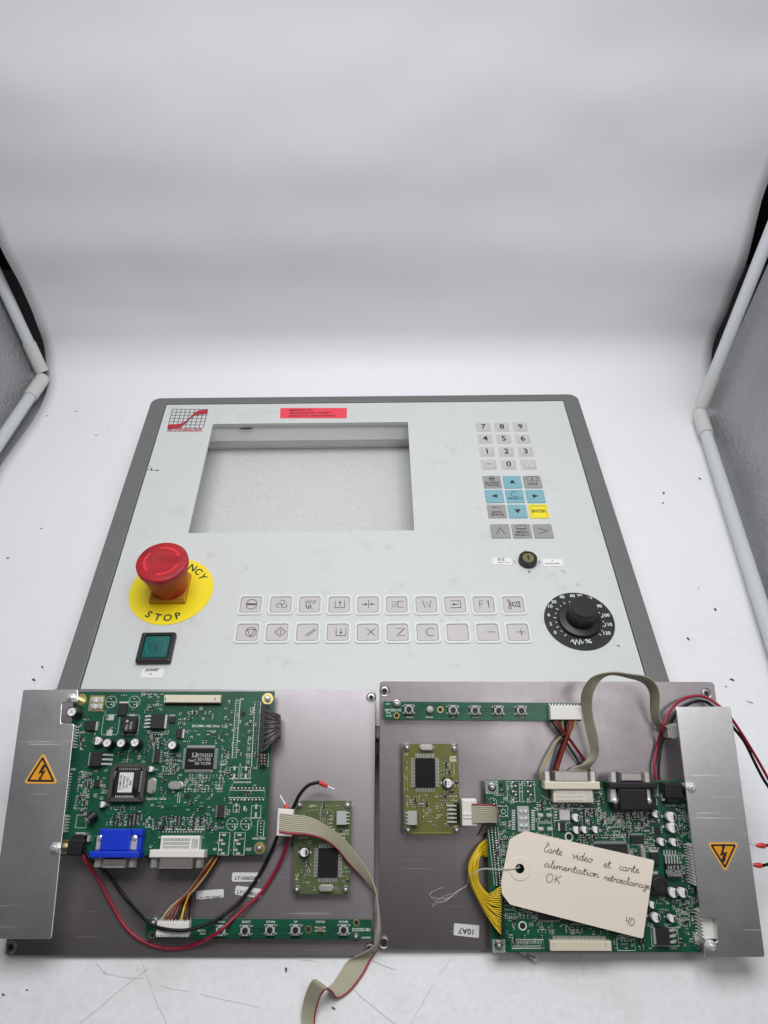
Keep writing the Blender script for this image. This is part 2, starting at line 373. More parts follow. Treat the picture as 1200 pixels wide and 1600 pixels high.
def edge_tab(pxs):
    P_ = [hit(u, v, (0, YB-.008, 0), LN) for u, v in pxs]; q = sorted((p.z, p.x) for p in P_); z, x = q[-1]; z0, x0 = q[-2]
    return q+[(1.2, x+(x-x0)/(z-z0)*.15)]
el = edge_tab([(0, 395), (26, 450), (48, 500), (68, 550)]); er = edge_tab([(1200, 320), (1167, 425), (1140, 495), (1112, 552), (1101, 577)])
prof = [(-.30+(YF+.30)*i/40, 0.0) for i in range(40)]+[(YF+RB*sin(a), RB-RB*cos(a)) for a in [pi/2*i/14 for i in range(15)]]+[(YB+LEAN*max(0, .70*i/70-.03), RB+.70*i/70) for i in range(1, 71)]
mb = MB(); NX = 60
fl_tab = [(-.3, -.40), (.3, -.394)]+sorted((FT.px(u, v)[1], FT.px(u, v)[0]) for u, v in ((0, 728), (50, 659), (67, 631), (75, 605), (76, 592)))+[(YB, el[0][1])]
fr_tab = sorted([(-.3, .2585)]+[(FT.px(u, v)[1], FT.px(u, v)[0]) for u, v in ((1190, 1042), (1165.6, 964), (1140.6, 867), (1125, 820), (1108, 764), (1090.6, 714), (1082, 674), (1082, 650), (1086, 622))]+[(YB, er[0][1])])
def bandwave(z, x):       # slack waves rolled into the hanging vinyl
    k = min(1, max(0, (z-.03)/.05))
    from mathutils import noise as nz
    return k*(.004*nz.noise(Vector((x*4, z*6, 2)))+.0012*nz.noise(Vector((x*14, z*22, 5)))+(.0004+.006*min(.4, abs(x+.02))**1.5)*sin(z*46+.8*sin(x*3+1)+.6)+.0003*sin(z*79+x*2+2.0)+.0022*sin(z*13+x*2.2))
for (y, z) in prof:
    xl = lerp_tab(fl_tab, y) if z < el[0][0] else lerp_tab(el, z)
    if z < er[0][0]: xr = lerp_tab(fr_tab, y)
    else: xr = lerp_tab(er, z)
    for i in range(NX+1):
        x = xl+(xr-xl)*i/NX; mb.v.append((x, y-bandwave(z, x)+.003*sin(x*5+1)*min(1, z/.1), z+.0006*sin(x*21)*sin(y*17)*(1 if y > .64 else 0)))
for j in range(len(prof)-1):
    for i in range(NX): a = j*(NX+1)+i; mb.f.append([a, a+1, a+NX+2, a+NX+1]); mb.mi.append(0)
bd = mb.build('backdrop', M['white_vinyl'], smooth=True); tag(bd, kind='structure')
marks_mesh('scuff_marks', MARKS, .0003, bd)
so = bd.modifiers.new('thick', 'SOLIDIFY'); so.thickness = .0012; so.offset = -1
mb = MB(); mb.box(-.75, -.35, -.012, .75, 1.05, -.004); tag(mb.build('floor', M['silver_cloth']), kind='structure')
def cloth_wall(name, c, du, df, sgn):
    "side cloth hung just outside the tubes, from the back post forward"
    mb = MB(); ny, nz = 44, 44
    for j in range(nz+1):
        z = -.004+.86*j/nz; k = z/du.z
        for i in range(ny+1):
            f = i/ny; y = c.y+du.y*k+.004-f*.62; x = c.x+du.x*k+df.x/df.y*(y-c.y-du.y*k)
            b = .004+.022*sin(pi*min(1, f*1.6))*min(1, (z+.004)*14)+.006*sin(f*19+z*8)*min(1, z*6)+.007*math.exp(-((z-.02)/.03)**2)*sin(f*9)
            mb.v.append((x+sgn*(b+.0035), y, z))
    for j in range(nz):
        for i in range(ny): a = j*(ny+1)+i; mb.f.append([a, a+1, a+ny+2, a+ny+1]); mb.mi.append(0)
    tag(mb.build(name, M['silver_cloth'], smooth=True), kind='structure')
mb = MB(); mb.box(-.75, .99, -.004, .75, 1.0, .9); tag(mb.build('wall_back', M['black_cloth']), kind='structure')
# tent frame
fr_root = empty('tent_frame', Fr((0, .7, 0)), 'white plastic tube frame of the light tent at both sides of the vinyl backdrop', 'frame')
def tubes_side(corner_px, up_px, fwd_px, yup, xo):
    off = Vector((0, .7, 0)); c = hit(*corner_px, (0, 0, .011), Vector((0, 0, 1))); u = hy(*up_px, yup); fz = hit(*fwd_px, (0, 0, .011), Vector((0, 0, 1)))
    du = (u-c).normalized(); df = (fz-c).normalized(); R_ = .0064
    cloth_wall('wall_left' if xo < 0 else 'wall_right', c, du, df, xo)
    def tb(a, b, r, nm, mt): MB().tube([a-off, b-off], r, 20).build(nm, M[mt], fr_root, auto=.6)
    tb(c+du*.034, c+du*.9, R_, 'tube', 'tube_white'); tb(c+df*.034, c+df*.75, R_, 'tube', 'tube_white')
    MB().tube([c+du*.040-off, c+du*.006-off], R_*1.17, 20).build('fitting', M['fitting_white'], fr_root, auto=.6)
    MB().tube([c+df*.040-off, c+df*.004-off], R_*1.20, 20).build('fitting', M['fitting_white'], fr_root, auto=.6)
tubes_side((69, 588), (4, 447), (0, 690), .745, -1); tubes_side((1092, 643), (1200, 372), (1187, 939), .70, 1)

# ------------------------------------------------------------------ control panel
pan = empty('control_panel', FP, 'large light grey machine control panel with window, keypads and red emergency stop', 'control panel')
def pp(u, v, h=0): return FP.px(u, v, h)
XL, XR, YT, YBt = -.2350, .2148, .6215, .2350
xl, xr, yt, yb = -.2182, .1985, .6110, .2440
wx0, wx1, wy0, wy1 = -.1648, .0334, .4295, .5785
out = rrect((XL+XR)/2, (YT+YBt)/2, XR-XL, YT-YBt, .010, 4); inn = rrect((xl+xr)/2, (yt+yb)/2, xr-xl, yt-yb, .0006, 4)
o = MB().ring(out, inn, -.007, 0).build('frame', M['grey_frame'], pan, bevel=.0012)
sk_o = rrect((XL+XR)/2, (YT+YBt)/2, XR-XL-.016, YT-YBt-.016, .004, 3); sk_i = rrect((XL+XR)/2, (YT+YBt)/2, XR-XL-.020, YT-YBt-.020, .003, 3)
MB().ring(sk_o, sk_i, -ZP, -.007).build('rim', M['rim_metal'], pan)
g = .0007
fo = rrect((xl+xr)/2, (yt+yb)/2, xr-xl-2*g, yt-yb-2*g, .0004, 4); wi = rrect((wx0+wx1)/2, (wy0+wy1)/2, wx1-wx0, wy1-wy0, .0006, 4)
MB().ring(fo, wi, -.0035, -.0008).build('face_plate', M['face_grey'], pan)
wi2 = rrect((wx0+wx1)/2, (wy0+wy1)/2+.0002, wx1-wx0+.004, wy1-wy0-.0012, .0006, 4); wi3 = rrect((wx0+wx1)/2, (wy0+wy1)/2, wx1-wx0+.010, wy1-wy0+.010, .0006, 4)
MB().ring(wi3, wi2, -.0062, -.0037).build('window_gasket', M['label_grey'], pan)
MB().box(wx0-.012, wy1+.0006, -.0245, wx1+.012, wy1+.0022, -.0064).build('mounting_flange', M['rim_metal'], pan, bevel=.0003)
MB().box(wx0-.012, wy1+.0090, -.0428, wx1+.012, wy1+.0105, -.0070).build('added_gap_wall', M['rim_metal'], pan)  # pale wall added so the shaded gap below the flange is less dark
t_ = NT('added_sheet_grey'); mo_ = t_.noise(300, 5, .65); sc_ = t_.ramp(t_.noise(40, 3, .6, (1, 30, 1)), .60, .66)
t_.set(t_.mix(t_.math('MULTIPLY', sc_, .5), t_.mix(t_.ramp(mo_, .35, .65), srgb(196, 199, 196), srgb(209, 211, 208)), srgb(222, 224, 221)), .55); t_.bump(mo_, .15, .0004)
MB().box(wx0-.03, wy0-.03, -ZP+.0008, wx1+.03, wy1+.03, -ZP+.002).build('added_grey_sheet', t_.mat, pan)  # sheet added to darken and mottle the floor seen through the window
a = MB(); q = pp(398/3.53+220+178/3.53, 664); a.prism([(q[0]-.0001+.0076*cos(t), wy1+.0004+.0024*sin(t)) for t in [pi+pi*i/8 for i in range(9)]], -.0066, -.0063); a.build('gasket_scrap', M['black_plastic'], pan)
ZF = -.0008
marks_mesh('smudges', FACE_MARKS, ZF+.00008, pan, ('soil_dark', 'soil_mid', 'soil_face'))
# logo
c4 = [pp(269.6, 638.5), pp(324.8, 638.8), pp(316.3, 673), pp(260.2, 673)]
def bil(s, t):
    a = Vector(c4[0])*(1-s)+Vector(c4[1])*s; b = Vector(c4[3])*(1-s)+Vector(c4[2])*s; return a*(1-t)+b*t
a = MB().mat(0)
for i in range(9): a.line([bil(i/8, 0), bil(i/8, .84)], .0007, ZF+.00012)
for i in range(7): a.line([bil(0, i/7), bil(1, i/7)], .0007, ZF+.00014)
a.mat(1); up, lo = [], []
for i in range(25):
    s = i/24; t = .80-.68/(1+math.exp(-(s-.53)*13)); hw = .10-.05*math.exp(-((s-.53)/.13)**2)
    up.append(bil(s, t-hw)); lo.append(bil(s, t+hw))
a.add([(p.x, p.y, ZF+.0003) for p in up+lo], [(i+25, i+26, i+1, i) for i in range(24)])
a.mat(0); a.line(lo, .0006, ZF+.00035); a.mat(1)
q = bil(.5, .925); a.text('SCHNEIDER', q.x, q.y, .0044, ZF+.0003, wid=(c4[2][0]-c4[3][0])*.97); a.line([bil(0, 1), bil(1, 1)], .0005, ZF+.0003)
a.build('logo', [M['logo_grid'], M['logo_red']], pan)
# red note
a = MB(); p = [pp(437.3, 652.6), pp(541.6, 652.6), pp(542.2, 636.8), pp(438.2, 636.8)]; a.prism(p, ZF+.0001, ZF+.0003); lab = a.build('label', M['red_sticker'], pan); tag(lab, 'red paper label with three lines of black capitals')
a = MB()
for t, u, v, wd in (('IMPERATIF', 470, 640.3, .0235), ('MACHINE EN ARRET', 485, 644.6, .0430), ('MOLETTE DANS PINCE', 488, 649, .0475)):
    x, y = pp(u, v); a.text(t, x, y, .0026, ZF+.0004, wid=wd)
a.build('lettering', M['ink'], lab)
# keys
def key_data(nm, wd, ht, r, mats, style):
    a = MB()
    if style == 'flat':
        a.mat(0).prism(rrect(0, 0, wd, ht, r, 3), 0, .0008, .0003)
    else:
        a.mat(1).ring(rrect(0, 0, wd, ht, r, 4), rrect(0, 0, wd*.84, ht*.80, r*.8, 4), 0, .0008); a.mat(2).flatring(rrect(0, 0, wd*.84, ht*.80, r*.8, 4), rrect(0, 0, wd*.80, ht*.755, r*.7, 4), .0001)
        a.mat(0).prism(rrect(0, 0, wd*.80, ht*.755, r*.7, 4), .0001, .0006, .0003)
    return a.data(nm, mats)
mk('key_gap', srgb(150, 148, 144), .6, scale=300)
def num_data():
    a = MB(); a.mat(0).prism(rrect(0, 0, .0148, .0142, .0016, 3), 0, .0005, .0004); a.mat(2).flatring(rrect(.0004, -.0004, .0108, .0104, .0014, 3), rrect(.0003, -.0003, .0103, .0099, .0013, 3), .00055)
    a.mat(1).prism(rrect(.0003, -.0003, .0103, .0099, .0013, 3), .0003, .0009, .0003); return a.data('key', [M['key_pink'], M['key_pink'], M['key_gap']])
num = num_data()
grey = key_data('key', .0168, .0165, .001, [M['key_grey']], 'flat'); teal = key_data('key', .0168, .0165, .001, [M['key_teal']], 'flat')
yel = key_data('key', .0172, .0168, .0012, [M['key_yellow'], M['key_yellow'], M['key_gap']], 'raised')
fun = key_data('key', .0202, .0198, .0028, [M['key_pink'], M['key_edge'], M['key_gap']], 'raised')
U2 = .0042
def arc(cx, cy, r, a0, a1, n=14): return [(cx+r*cos(radians(a0+(a1-a0)*i/n)), cy+r*sin(radians(a0+(a1-a0)*i/n))) for i in range(n+1)]
SYM = {
 'halves': ([arc(0, .12, 1, 0, 180)+[(1, .12)], arc(0, -.12, 1, 180, 360)+[(-1, -.12)]], []),
 'swirl': ([arc(.1, .45, .5, -100, 150), arc(-.45, -.3, .5, 20, 270), arc(.5, -.35, .5, 140, 390)], []),
 'waves': ([[(-1+.13*i, .55+.4*(1 if i % 2 else -1)) for i in range(16)], [(-1, -.2), (-.75, -.2), (-.6, -1), (-.35, -1), (-.2, -.2), (0, -.2), (.15, -1), (.45, -1)]], []),
 'trayup': ([[(-.9, .8), (-.9, -.8), (.9, -.8), (.9, .8)], [(0, -.4), (0, .8)]], [[(-.25, .3), (.25, .3), (0, .8)]]),
 'traydown': ([[(-.9, .8), (-.9, -.8), (.9, -.8), (.9, .8)], [(0, .8), (0, -.4)]], [[(-.25, 0), (0, -.5), (.25, 0)]]),
 'squeeze': ([[(0, 1), (0, -1)], [(-1.2, 0), (-.3, 0)], [(1.2, 0), (.3, 0)]], [[(-.7, -.25), (-.2, 0), (-.7, .25)], [(.7, .25), (.2, 0), (.7, -.25)]]),
 'spray': ([[(1.2, .7), (.1, .7), (.1, -.7), (1.2, -.7)]]+[[(-1.1, s), (-.7, s)] for s in (.6, 0, -.6)]+[[(-.5, s*.8), (-.1, s*.8)] for s in (.6, 0, -.6)], []),
 'W': ([[(-.8, .85), (-.4, -.85), (0, .6), (.4, -.85), (.8, .85)]], []),
 'door': ([[(-1, .8), (.9, .8), (.9, -.8), (-1, -.8)], [(.6, 0), (-.5, 0)]], [[(-.2, -.25), (-.2, .25), (-.8, 0)]]),
 'F1': ([[(-.9, -.8), (-.9, .8), (-.1, .8)], [(-.9, .05), (-.3, .05)], [(.5, .5), (.8, .8), (.8, -.8)]], []),
 'tool': ([arc(-.9, .8, .28, 0, 360), arc(-.9, -.8, .28, 0, 360), [(-.9, .5), (-.9, -.5)], [(-.9, .35), (-.2, .3)], [(-.9, -.35), (-.2, -.3)], [(-1.1, 0), (-.1, 0)], [(-.2, -.45), (-.2, .45), (1.1, .6), (1.1, -.6), (-.2, -.45)], [(.1, -.4), (.6, .5)], [(.5, -.5), (1, .5)], [(.9, -.55), (1.1, -.1)]], []),
 'stop': ([arc(0, 0, 1, 0, 360, 22), [(-.75, .5), (.75, .5), (0, -.95), (-.75, .5)]], []),
 'start': ([[(-1, 0), (0, 1), (1, 0), (0, -1), (-1, 0)], [(.05, .6), (.05, -.6)]], []),
 'slashes': ([[(-1, -.8), (.7, .7)], [(-.6, -.9), (1, .5)]], []),
 'X': ([[(-.7, .75), (.7, -.75)], [(-.7, -.75), (.7, .75)]], []),
 'Z': ([[(-.7, .8), (.7, .8), (-.7, -.8), (.7, -.8)]], []),
 'C': ([arc(0, 0, .85, 45, 315)], []), 'blank': ([], []), '-': ([[(-.75, 0), (.75, 0)]], []), '+': ([[(-.75, 0), (.75, 0)], [(0, .75), (0, -.75)]], []),
 'up': ([], [[(-.8, -.6), (.8, -.6), (0, .8)]]), 'down': ([], [[(-.8, .6), (0, -.8), (.8, .6)]]), 'left': ([], [[(-.8, 0), (.7, -.7), (.7, .7)]]), 'right': ([], [[(-.7, .7), (-.7, -.7), (.8, 0)]]),
 'caret': ([[(-.9, -.9), (0, .9), (.9, -.9)]], []), 'gt': ([[(-.9, .8), (.9, 0), (-.9, -.8)]], []),
}
def key(me, u, v, sym=None, text=None, small=None, k=1, dx=0, dy=0, wd=.00055, z=.0009, nm='key'):
    x, y = pp(u, v, ZF); kk = inst(me, nm, pan, (x, y, ZF))
    a = MB()
    if sym and sym in SYM:
        L, T = SYM[sym]
        for l in L: a.line([(dx+p[0]*U2*k, dy+p[1]*U2*k) for p in l], wd, z)
        for t in T: a.flat([(dx+p[0]*U2*k, dy+p[1]*U2*k) for p in t], z)
    if text: a.text(text, dx, dy, *((.0074,) if text != '.' else (.0055,)), z)
    for i, s in enumerate(small or []): a.text(s, 0, -.0030-.0033*i+(.0016 if len(small) > 1 else 0), .0026, z, wid=min(.0135, .0024*len(s)))
    if a.f: a.build('key_legend', M['ink'], kk)
    return kk
rows = [('789', 667.4, (755.4, 784, 812.6)), ('456', 686, (758, 787, 816.6)), ('123', 706, (761, 791, 821)), ('-0.', 726, (764, 794.6, 825.6))]
for s, v, us in rows:
    for ch, u in zip(s, us):
        if ch == '-': key(num, u, v, sym='-', k=.8, wd=.0008, z=.00105)
        elif ch == '.': key(num, u, v, text='.', dy=-.003, z=.00105)
        else: key(num, u, v, text=ch, z=.00105)
key(grey, 769, 753.6, sym='halves', small=['BUFFER', 'CANCEL'], k=.55, dy=.0040); key(teal, 800.4, 753.6, sym='up', k=.85); key(grey, 832, 753.6, small=['HELP'], dy=.003)
key(teal, 772.4, 776, sym='left', k=.85); key(teal, 804.4, 776, small=['SELECT'], sym='C', k=.95, dy=.0024); key(teal, 836.4, 776, sym='right', k=.85)
key(grey, 776.4, 799.4, small=['BACK', 'SPACE'], sym='door', k=.01); key(teal, 808.6, 799.4, sym='down', k=.85); key(yel, 841.6, 799.4, text=None, small=None)
key(grey, 781.6, 830.4, sym='caret', wd=.0006); key(grey, 815, 830.4, small=['MENU', 'SELECT'], dy=.003); key(grey, 848.4, 830.4, sym='gt', wd=.0006)
ks = [o for o in pan.children if o.name.startswith('key')]
def extra(u, v, fn):
    x, y = pp(u, v, ZF); k = min((o for o in pan.children if o.name.startswith('key')), key=lambda o: hypot(o.location.x-x, o.location.y-y)); a = MB(); fn(a); a.build('key_legend', M['ink'], k)
extra(841.6, 799.4, lambda a: a.text('ENTER', 0, 0, .0036, .0008, wid=.0125))
extra(776.4, 799.4, lambda a: (a.line([(-.003, .0045), (.004, .0045)], .0005, .0009), a.flat([(-.0042, .0045), (-.0018, .0036), (-.0018, .0054)], .0009)))
extra(832, 753.6, lambda a: (a.line([(-.0046, .0005)]+arc(-.0032, .0045, .0022, 90, 180, 5)[::-1]+arc(.0032, .0045, .0022, 0, 90, 5)[::-1]+[(.0046, .0005)], .0005, .0009), a.line([(-.0046, .0008), (-.0010, .0008)], .0005, .0009), a.line([(.0046, .0008), (.001, .0008)], .0005, .0009), a.line([(0, .0008), (0, .0050)], .001, .0009)))
extra(815, 830.4, lambda a: (a.line(rrect(0, .0042, .0088, .0048, .0014, 3), .0005, .0009, True), a.line([(-.004, .0028), (.004, .0028)], .0005, .0009)))
row1 = ['halves', 'swirl', 'waves', 'trayup', 'squeeze', 'spray', 'W', 'door', 'F1', 'tool']; row2 = ['stop', 'start', 'slashes', 'traydown', 'X', 'Z', 'C', 'blank', '-', '+']
for s, u in zip(row1, (392, 439, 484, 530, 575, 620, 666, 711, 755.6, 802)): key(fun, u, 945.4, sym=s, dx=.0006, dy=.0003, wd=.00045, z=.0008)
for s, u in zip(row2, (387, 433, 480.4, 527.6, 574.6, 621, 668, 715, 762, 809)): key(fun, u, 988.6, sym=s, dx=.0026, dy=.0002, wd=.00045, z=.0008)
# emergency stop
es = bpy.data.objects.new('emergency_stop_button', None); COL.objects.link(es); es.parent = pan
cx, cy = pp(267.5, 922); rs = (pp(334, 922)[0]-pp(202, 922)[0])/2*.985
MB().prism(circ(cx, cy, rs, 64), ZF+.0001, ZF+.0004).build('sticker', M['yellow_sticker'], es)
a = MB()
for i, ch in enumerate('EMERGENCY'):
    an = radians(90+(4-i)*14.9); a.text(ch, cx+rs*.80*cos(an), cy+rs*.80*sin(an), .0064, ZF+.0006, ang=an-pi/2)
for i, ch in enumerate('STOP'):
    an = radians(266+(i-1.5)*17); a.text(ch, cx+rs*.80*cos(an), cy+rs*.80*sin(an), .0064, ZF+.0006, ang=an+pi/2)
a.build('lettering', M['ink'], es)
bx, by = pp(267, 921); bw = (pp(291, 944)[0]-pp(234, 944)[0])
MB().prism(rrect(bx, by, bw, bw, .001, 3), ZF+.0005, .0042, .0014).build('base', M['estop_base'], es)
hz = FP.rise((267, 920), (253.5, 876)); tx, ty = pp(253.5, 876, hz); tr = (pp(294, 876, hz)[0]-pp(213.5, 876, hz)[0])/2
print('estop h', hz, 'dx', tx-bx, ty-by, 'r', tr, 'sticker r', rs)
ecx, ecy = (tx+bx)/2, (ty+by)/2
MB().lathe(ecx, ecy, [(tr*.70, .0042), (tr*.72, .006), (tr*.80, hz*.4), (tr*.93, hz*.8), (tr*.95, hz-.006)], 48, False).build('stem', M['estop_red'], es, auto=.5)
MB().lathe(ecx, ecy, [(tr*.955, hz-.006), (tr, hz-.005), (tr*1.0, hz-.0012), (tr*.965, hz-.0003), (tr*.9, hz), (tr*.52, hz-.0004), (tr*.3, hz-.0008)], 64).build('mushroom_head', M['estop_red'], es, auto=.6)
a = MB()
for a0 in (20, 140, 260):
    p = arc(ecx, ecy, tr*.72, a0, a0+85, 16); q = arc(ecx, ecy, tr*.60, a0, a0+85, 16); a.add([(x, y, hz+.0001) for x, y in p+q], [(i, i+1, 18+i, 17+i) for i in range(16)])
a.build('arrow_mark', M['estop_light'], es)
a = MB(); a.text('RESET', ecx, ecy, .001, hz*.3)
# contact block below the panel
MB().box(ecx-.014, ecy-.014, -.0435, ecx+.014, ecy+.014, -.0036).build('contact_block', M['black_plastic'], es)
# power button
po = bpy.data.objects.new('power_button', None); COL.objects.link(po); po.parent = pan
p4 = [pp(209, 1041), pp(270, 1041), pp(280, 989), pp(221, 989)]; pcx = sum(p[0] for p in p4)/4; pcy = sum(p[1] for p in p4)/4; ps = .0262
a = MB(); o1 = rrect(pcx, pcy, ps, ps, .0012, 3); o2 = rrect(pcx, pcy+.0003, ps*.75, ps*.75, .0005, 3)
a.ring(o1, o2, ZF, .0042); a.build('bezel', M['black_plastic'], po, bevel=.0014)
MB().prism(rrect(pcx, pcy+.0003, ps*.745, ps*.745, .0006, 3), ZF, .0034, .0006).build('lens', M['button_green'], po)
mk('green_dark', srgb(4, 40, 42), .5); mk('green_ring', srgb(22, 112, 108), .4)
a = MB(); a.mat(1).flatring(circ(pcx, pcy, ps*.29, 32), circ(pcx, pcy, ps*.265, 32), .00345); a.mat(0).line([(pcx, pcy-.0036), (pcx, pcy+.0036)], .0008, .0035); a.build('power_mark', [M['green_dark'], M['green_ring']], po)
p = [pp(218.5, 1058.5), pp(254, 1058.5), pp(256.5, 1044.5), pp(222, 1044.5)]; lab = MB().prism(p, ZF+.0001, ZF+.0003).build('label', M['white_sticker'], pan); tag(lab, 'small white label reading power below the green button')
a = MB(); x, y = pp(237.5, 1047.2); a.text('power', x, y, .0034, ZF+.0004, wid=.0098, shear=.2); x, y = pp(235, 1053); a.text("(*)'", x, y, .0018, ZF+.0004); a.build('lettering', M['ink'], lab)
# key switch
kx, ky = pp(824.3, 876.5); kr = (pp(838.6, 876)[0]-pp(809.6, 876)[0])/2*.97
sw = MB().lathe(kx, ky, [(kr*1.03, ZF), (kr*1.03, .001), (kr, .004), (kr*.86, .0048), (kr*.74, .0048), (kr*.72, .0032)], 40).build('key_switch', M['black_plastic'], pan, auto=.5)
MB().lathe(kx, ky, [(kr*.69, .0033), (kr*.69, .0042), (kr*.64, .0046)], 32).build('lock_face', M['brass'], sw, auto=.5)
a = MB(); a.prism(circ(kx, ky+.0012, .0011, 12), .0046, .00475); a.box(kx-.0005, ky-.0028, .0046, kx+.0006, ky+.0008, .00478); a.prism(circ(kx+.0001, ky-.0016, .0008, 10), .0046, .00477); a.build('keyhole', M['hole_dark'], sw)
a = MB()
for t, u, v in (('2', 820.5, 861), ('1', 804.5, 877), ('3', 843, 877.3), ('0', 826.8, 892.5)): x, y = pp(u, v); a.text(t, x, y, .0028, ZF+.0001)
a.build('switch_numeral', M['ink'], pan)
for p4, tx_ in (([(770.5, 881), (800, 882.3), (799, 872), (768.7, 870.8)], (('0-2', 783, 873.6, .0030, .0058), ('setting mode', 787, 878.2, .0013, .0105))), ([(849.5, 883.8), (880, 883.5), (878, 873), (847.6, 872.2)], (('3', 863, 875, .0018, None), ('service mode', 863, 879.7, .0015, .0118)))):
    lab = MB().prism([pp(*q) for q in p4], ZF+.0001, ZF+.0003).build('label', M['white_sticker'], pan); a = MB()
    for t, u, v, h, wd in tx_: x, y = pp(u, v); a.text(t, x, y, h, ZF+.0004, wid=wd)
    a.build('lettering', M['ink'], lab)
# override dial
di = bpy.data.objects.new('override_dial', None); COL.objects.link(di); di.parent = pan
dx_, dy_ = pp(905.3, 969.3); dr = .0253
x0_ = pp(848, 962)[0]; dr = (pp(962.5, 976)[0]-pp(848.3, 962)[0])/2*.985
MB().prism(circ(dx_, dy_, dr, 72), ZF+.0001, ZF+.0005).build('scale', M['scale_black'], di)
a = MB(); zz = ZF+.0007
nums = [('0', 867.5/1, 988, .0), ('2', 860.5, 974.6, 0), ('6', 857.5, 960.4, 0), ('10', 860, 947, 0), ('20', 865.3, 940, 0), ('40', 878, 932.5, 0), ('60', 894.2, 930.5, 0), ('70', 905.5, 930.8, 0), ('80', 921, 935, 0), ('90', 936.5, 946.8, 0), ('100', 947, 961, 0), ('110', 951, 975.5, 0), ('120', 948.5, 989, 0)]
for t, u, v, _ in nums: x, y = pp(u, v); a.text(t, x, y, .0031, zz)
x, y = pp(907, 1002.5); a.line([(x-.0075, y-.0002), (x-.0058, y+.0020), (x-.0045, y-.0024), (x-.0028, y+.0020), (x-.0015, y-.0024), (x+.0002, y+.0020), (x+.0012, y-.0022), (x+.0022, y+.0002)], .0008, zz); a.text('%', x+.0062, y+.0004, .0036, zz, wid=.0052)
kb = FP.rise((905, 969), (911.5, 947)); print('knob h', kb, 'disc r', dr)
for i in range(21):
    an = radians(225-270*i/20); a.line([(dx_+dr*.655*cos(an), dy_+dr*.655*sin(an)), (dx_+dr*(.735 if i % 2 == 0 else .70)*cos(an), dy_+dr*(.735 if i % 2 == 0 else .70)*sin(an))], .0006, zz)
a.build('numerals', M['silk'], di)
fl_r = dr*.60; kt = (pp(932, 947, kb)[0]-pp(890.5, 947, kb)[0])/2
MB().lathe(dx_, dy_, [(fl_r, ZF+.0006), (fl_r, .0018), (fl_r*.97, .0024), (kt*1.1, .0034)], 56, False).build('knob_skirt', M['knob_black'], di, auto=.6)
MB().lathe(dx_, dy_, [(kt*1.1, .0030), (kt*1.08, kb*.5), (kt*1.03, kb-.001), (kt*1.0, kb-.0003), (kt*.96, kb)], 56).build('knob', M['knob_black'], di, auto=.6)
MB().box(dx_-.012, dy_-.012, -.030, dx_+.012, dy_+.012, -.0036).build('contact_block', M['black_plastic'], di)
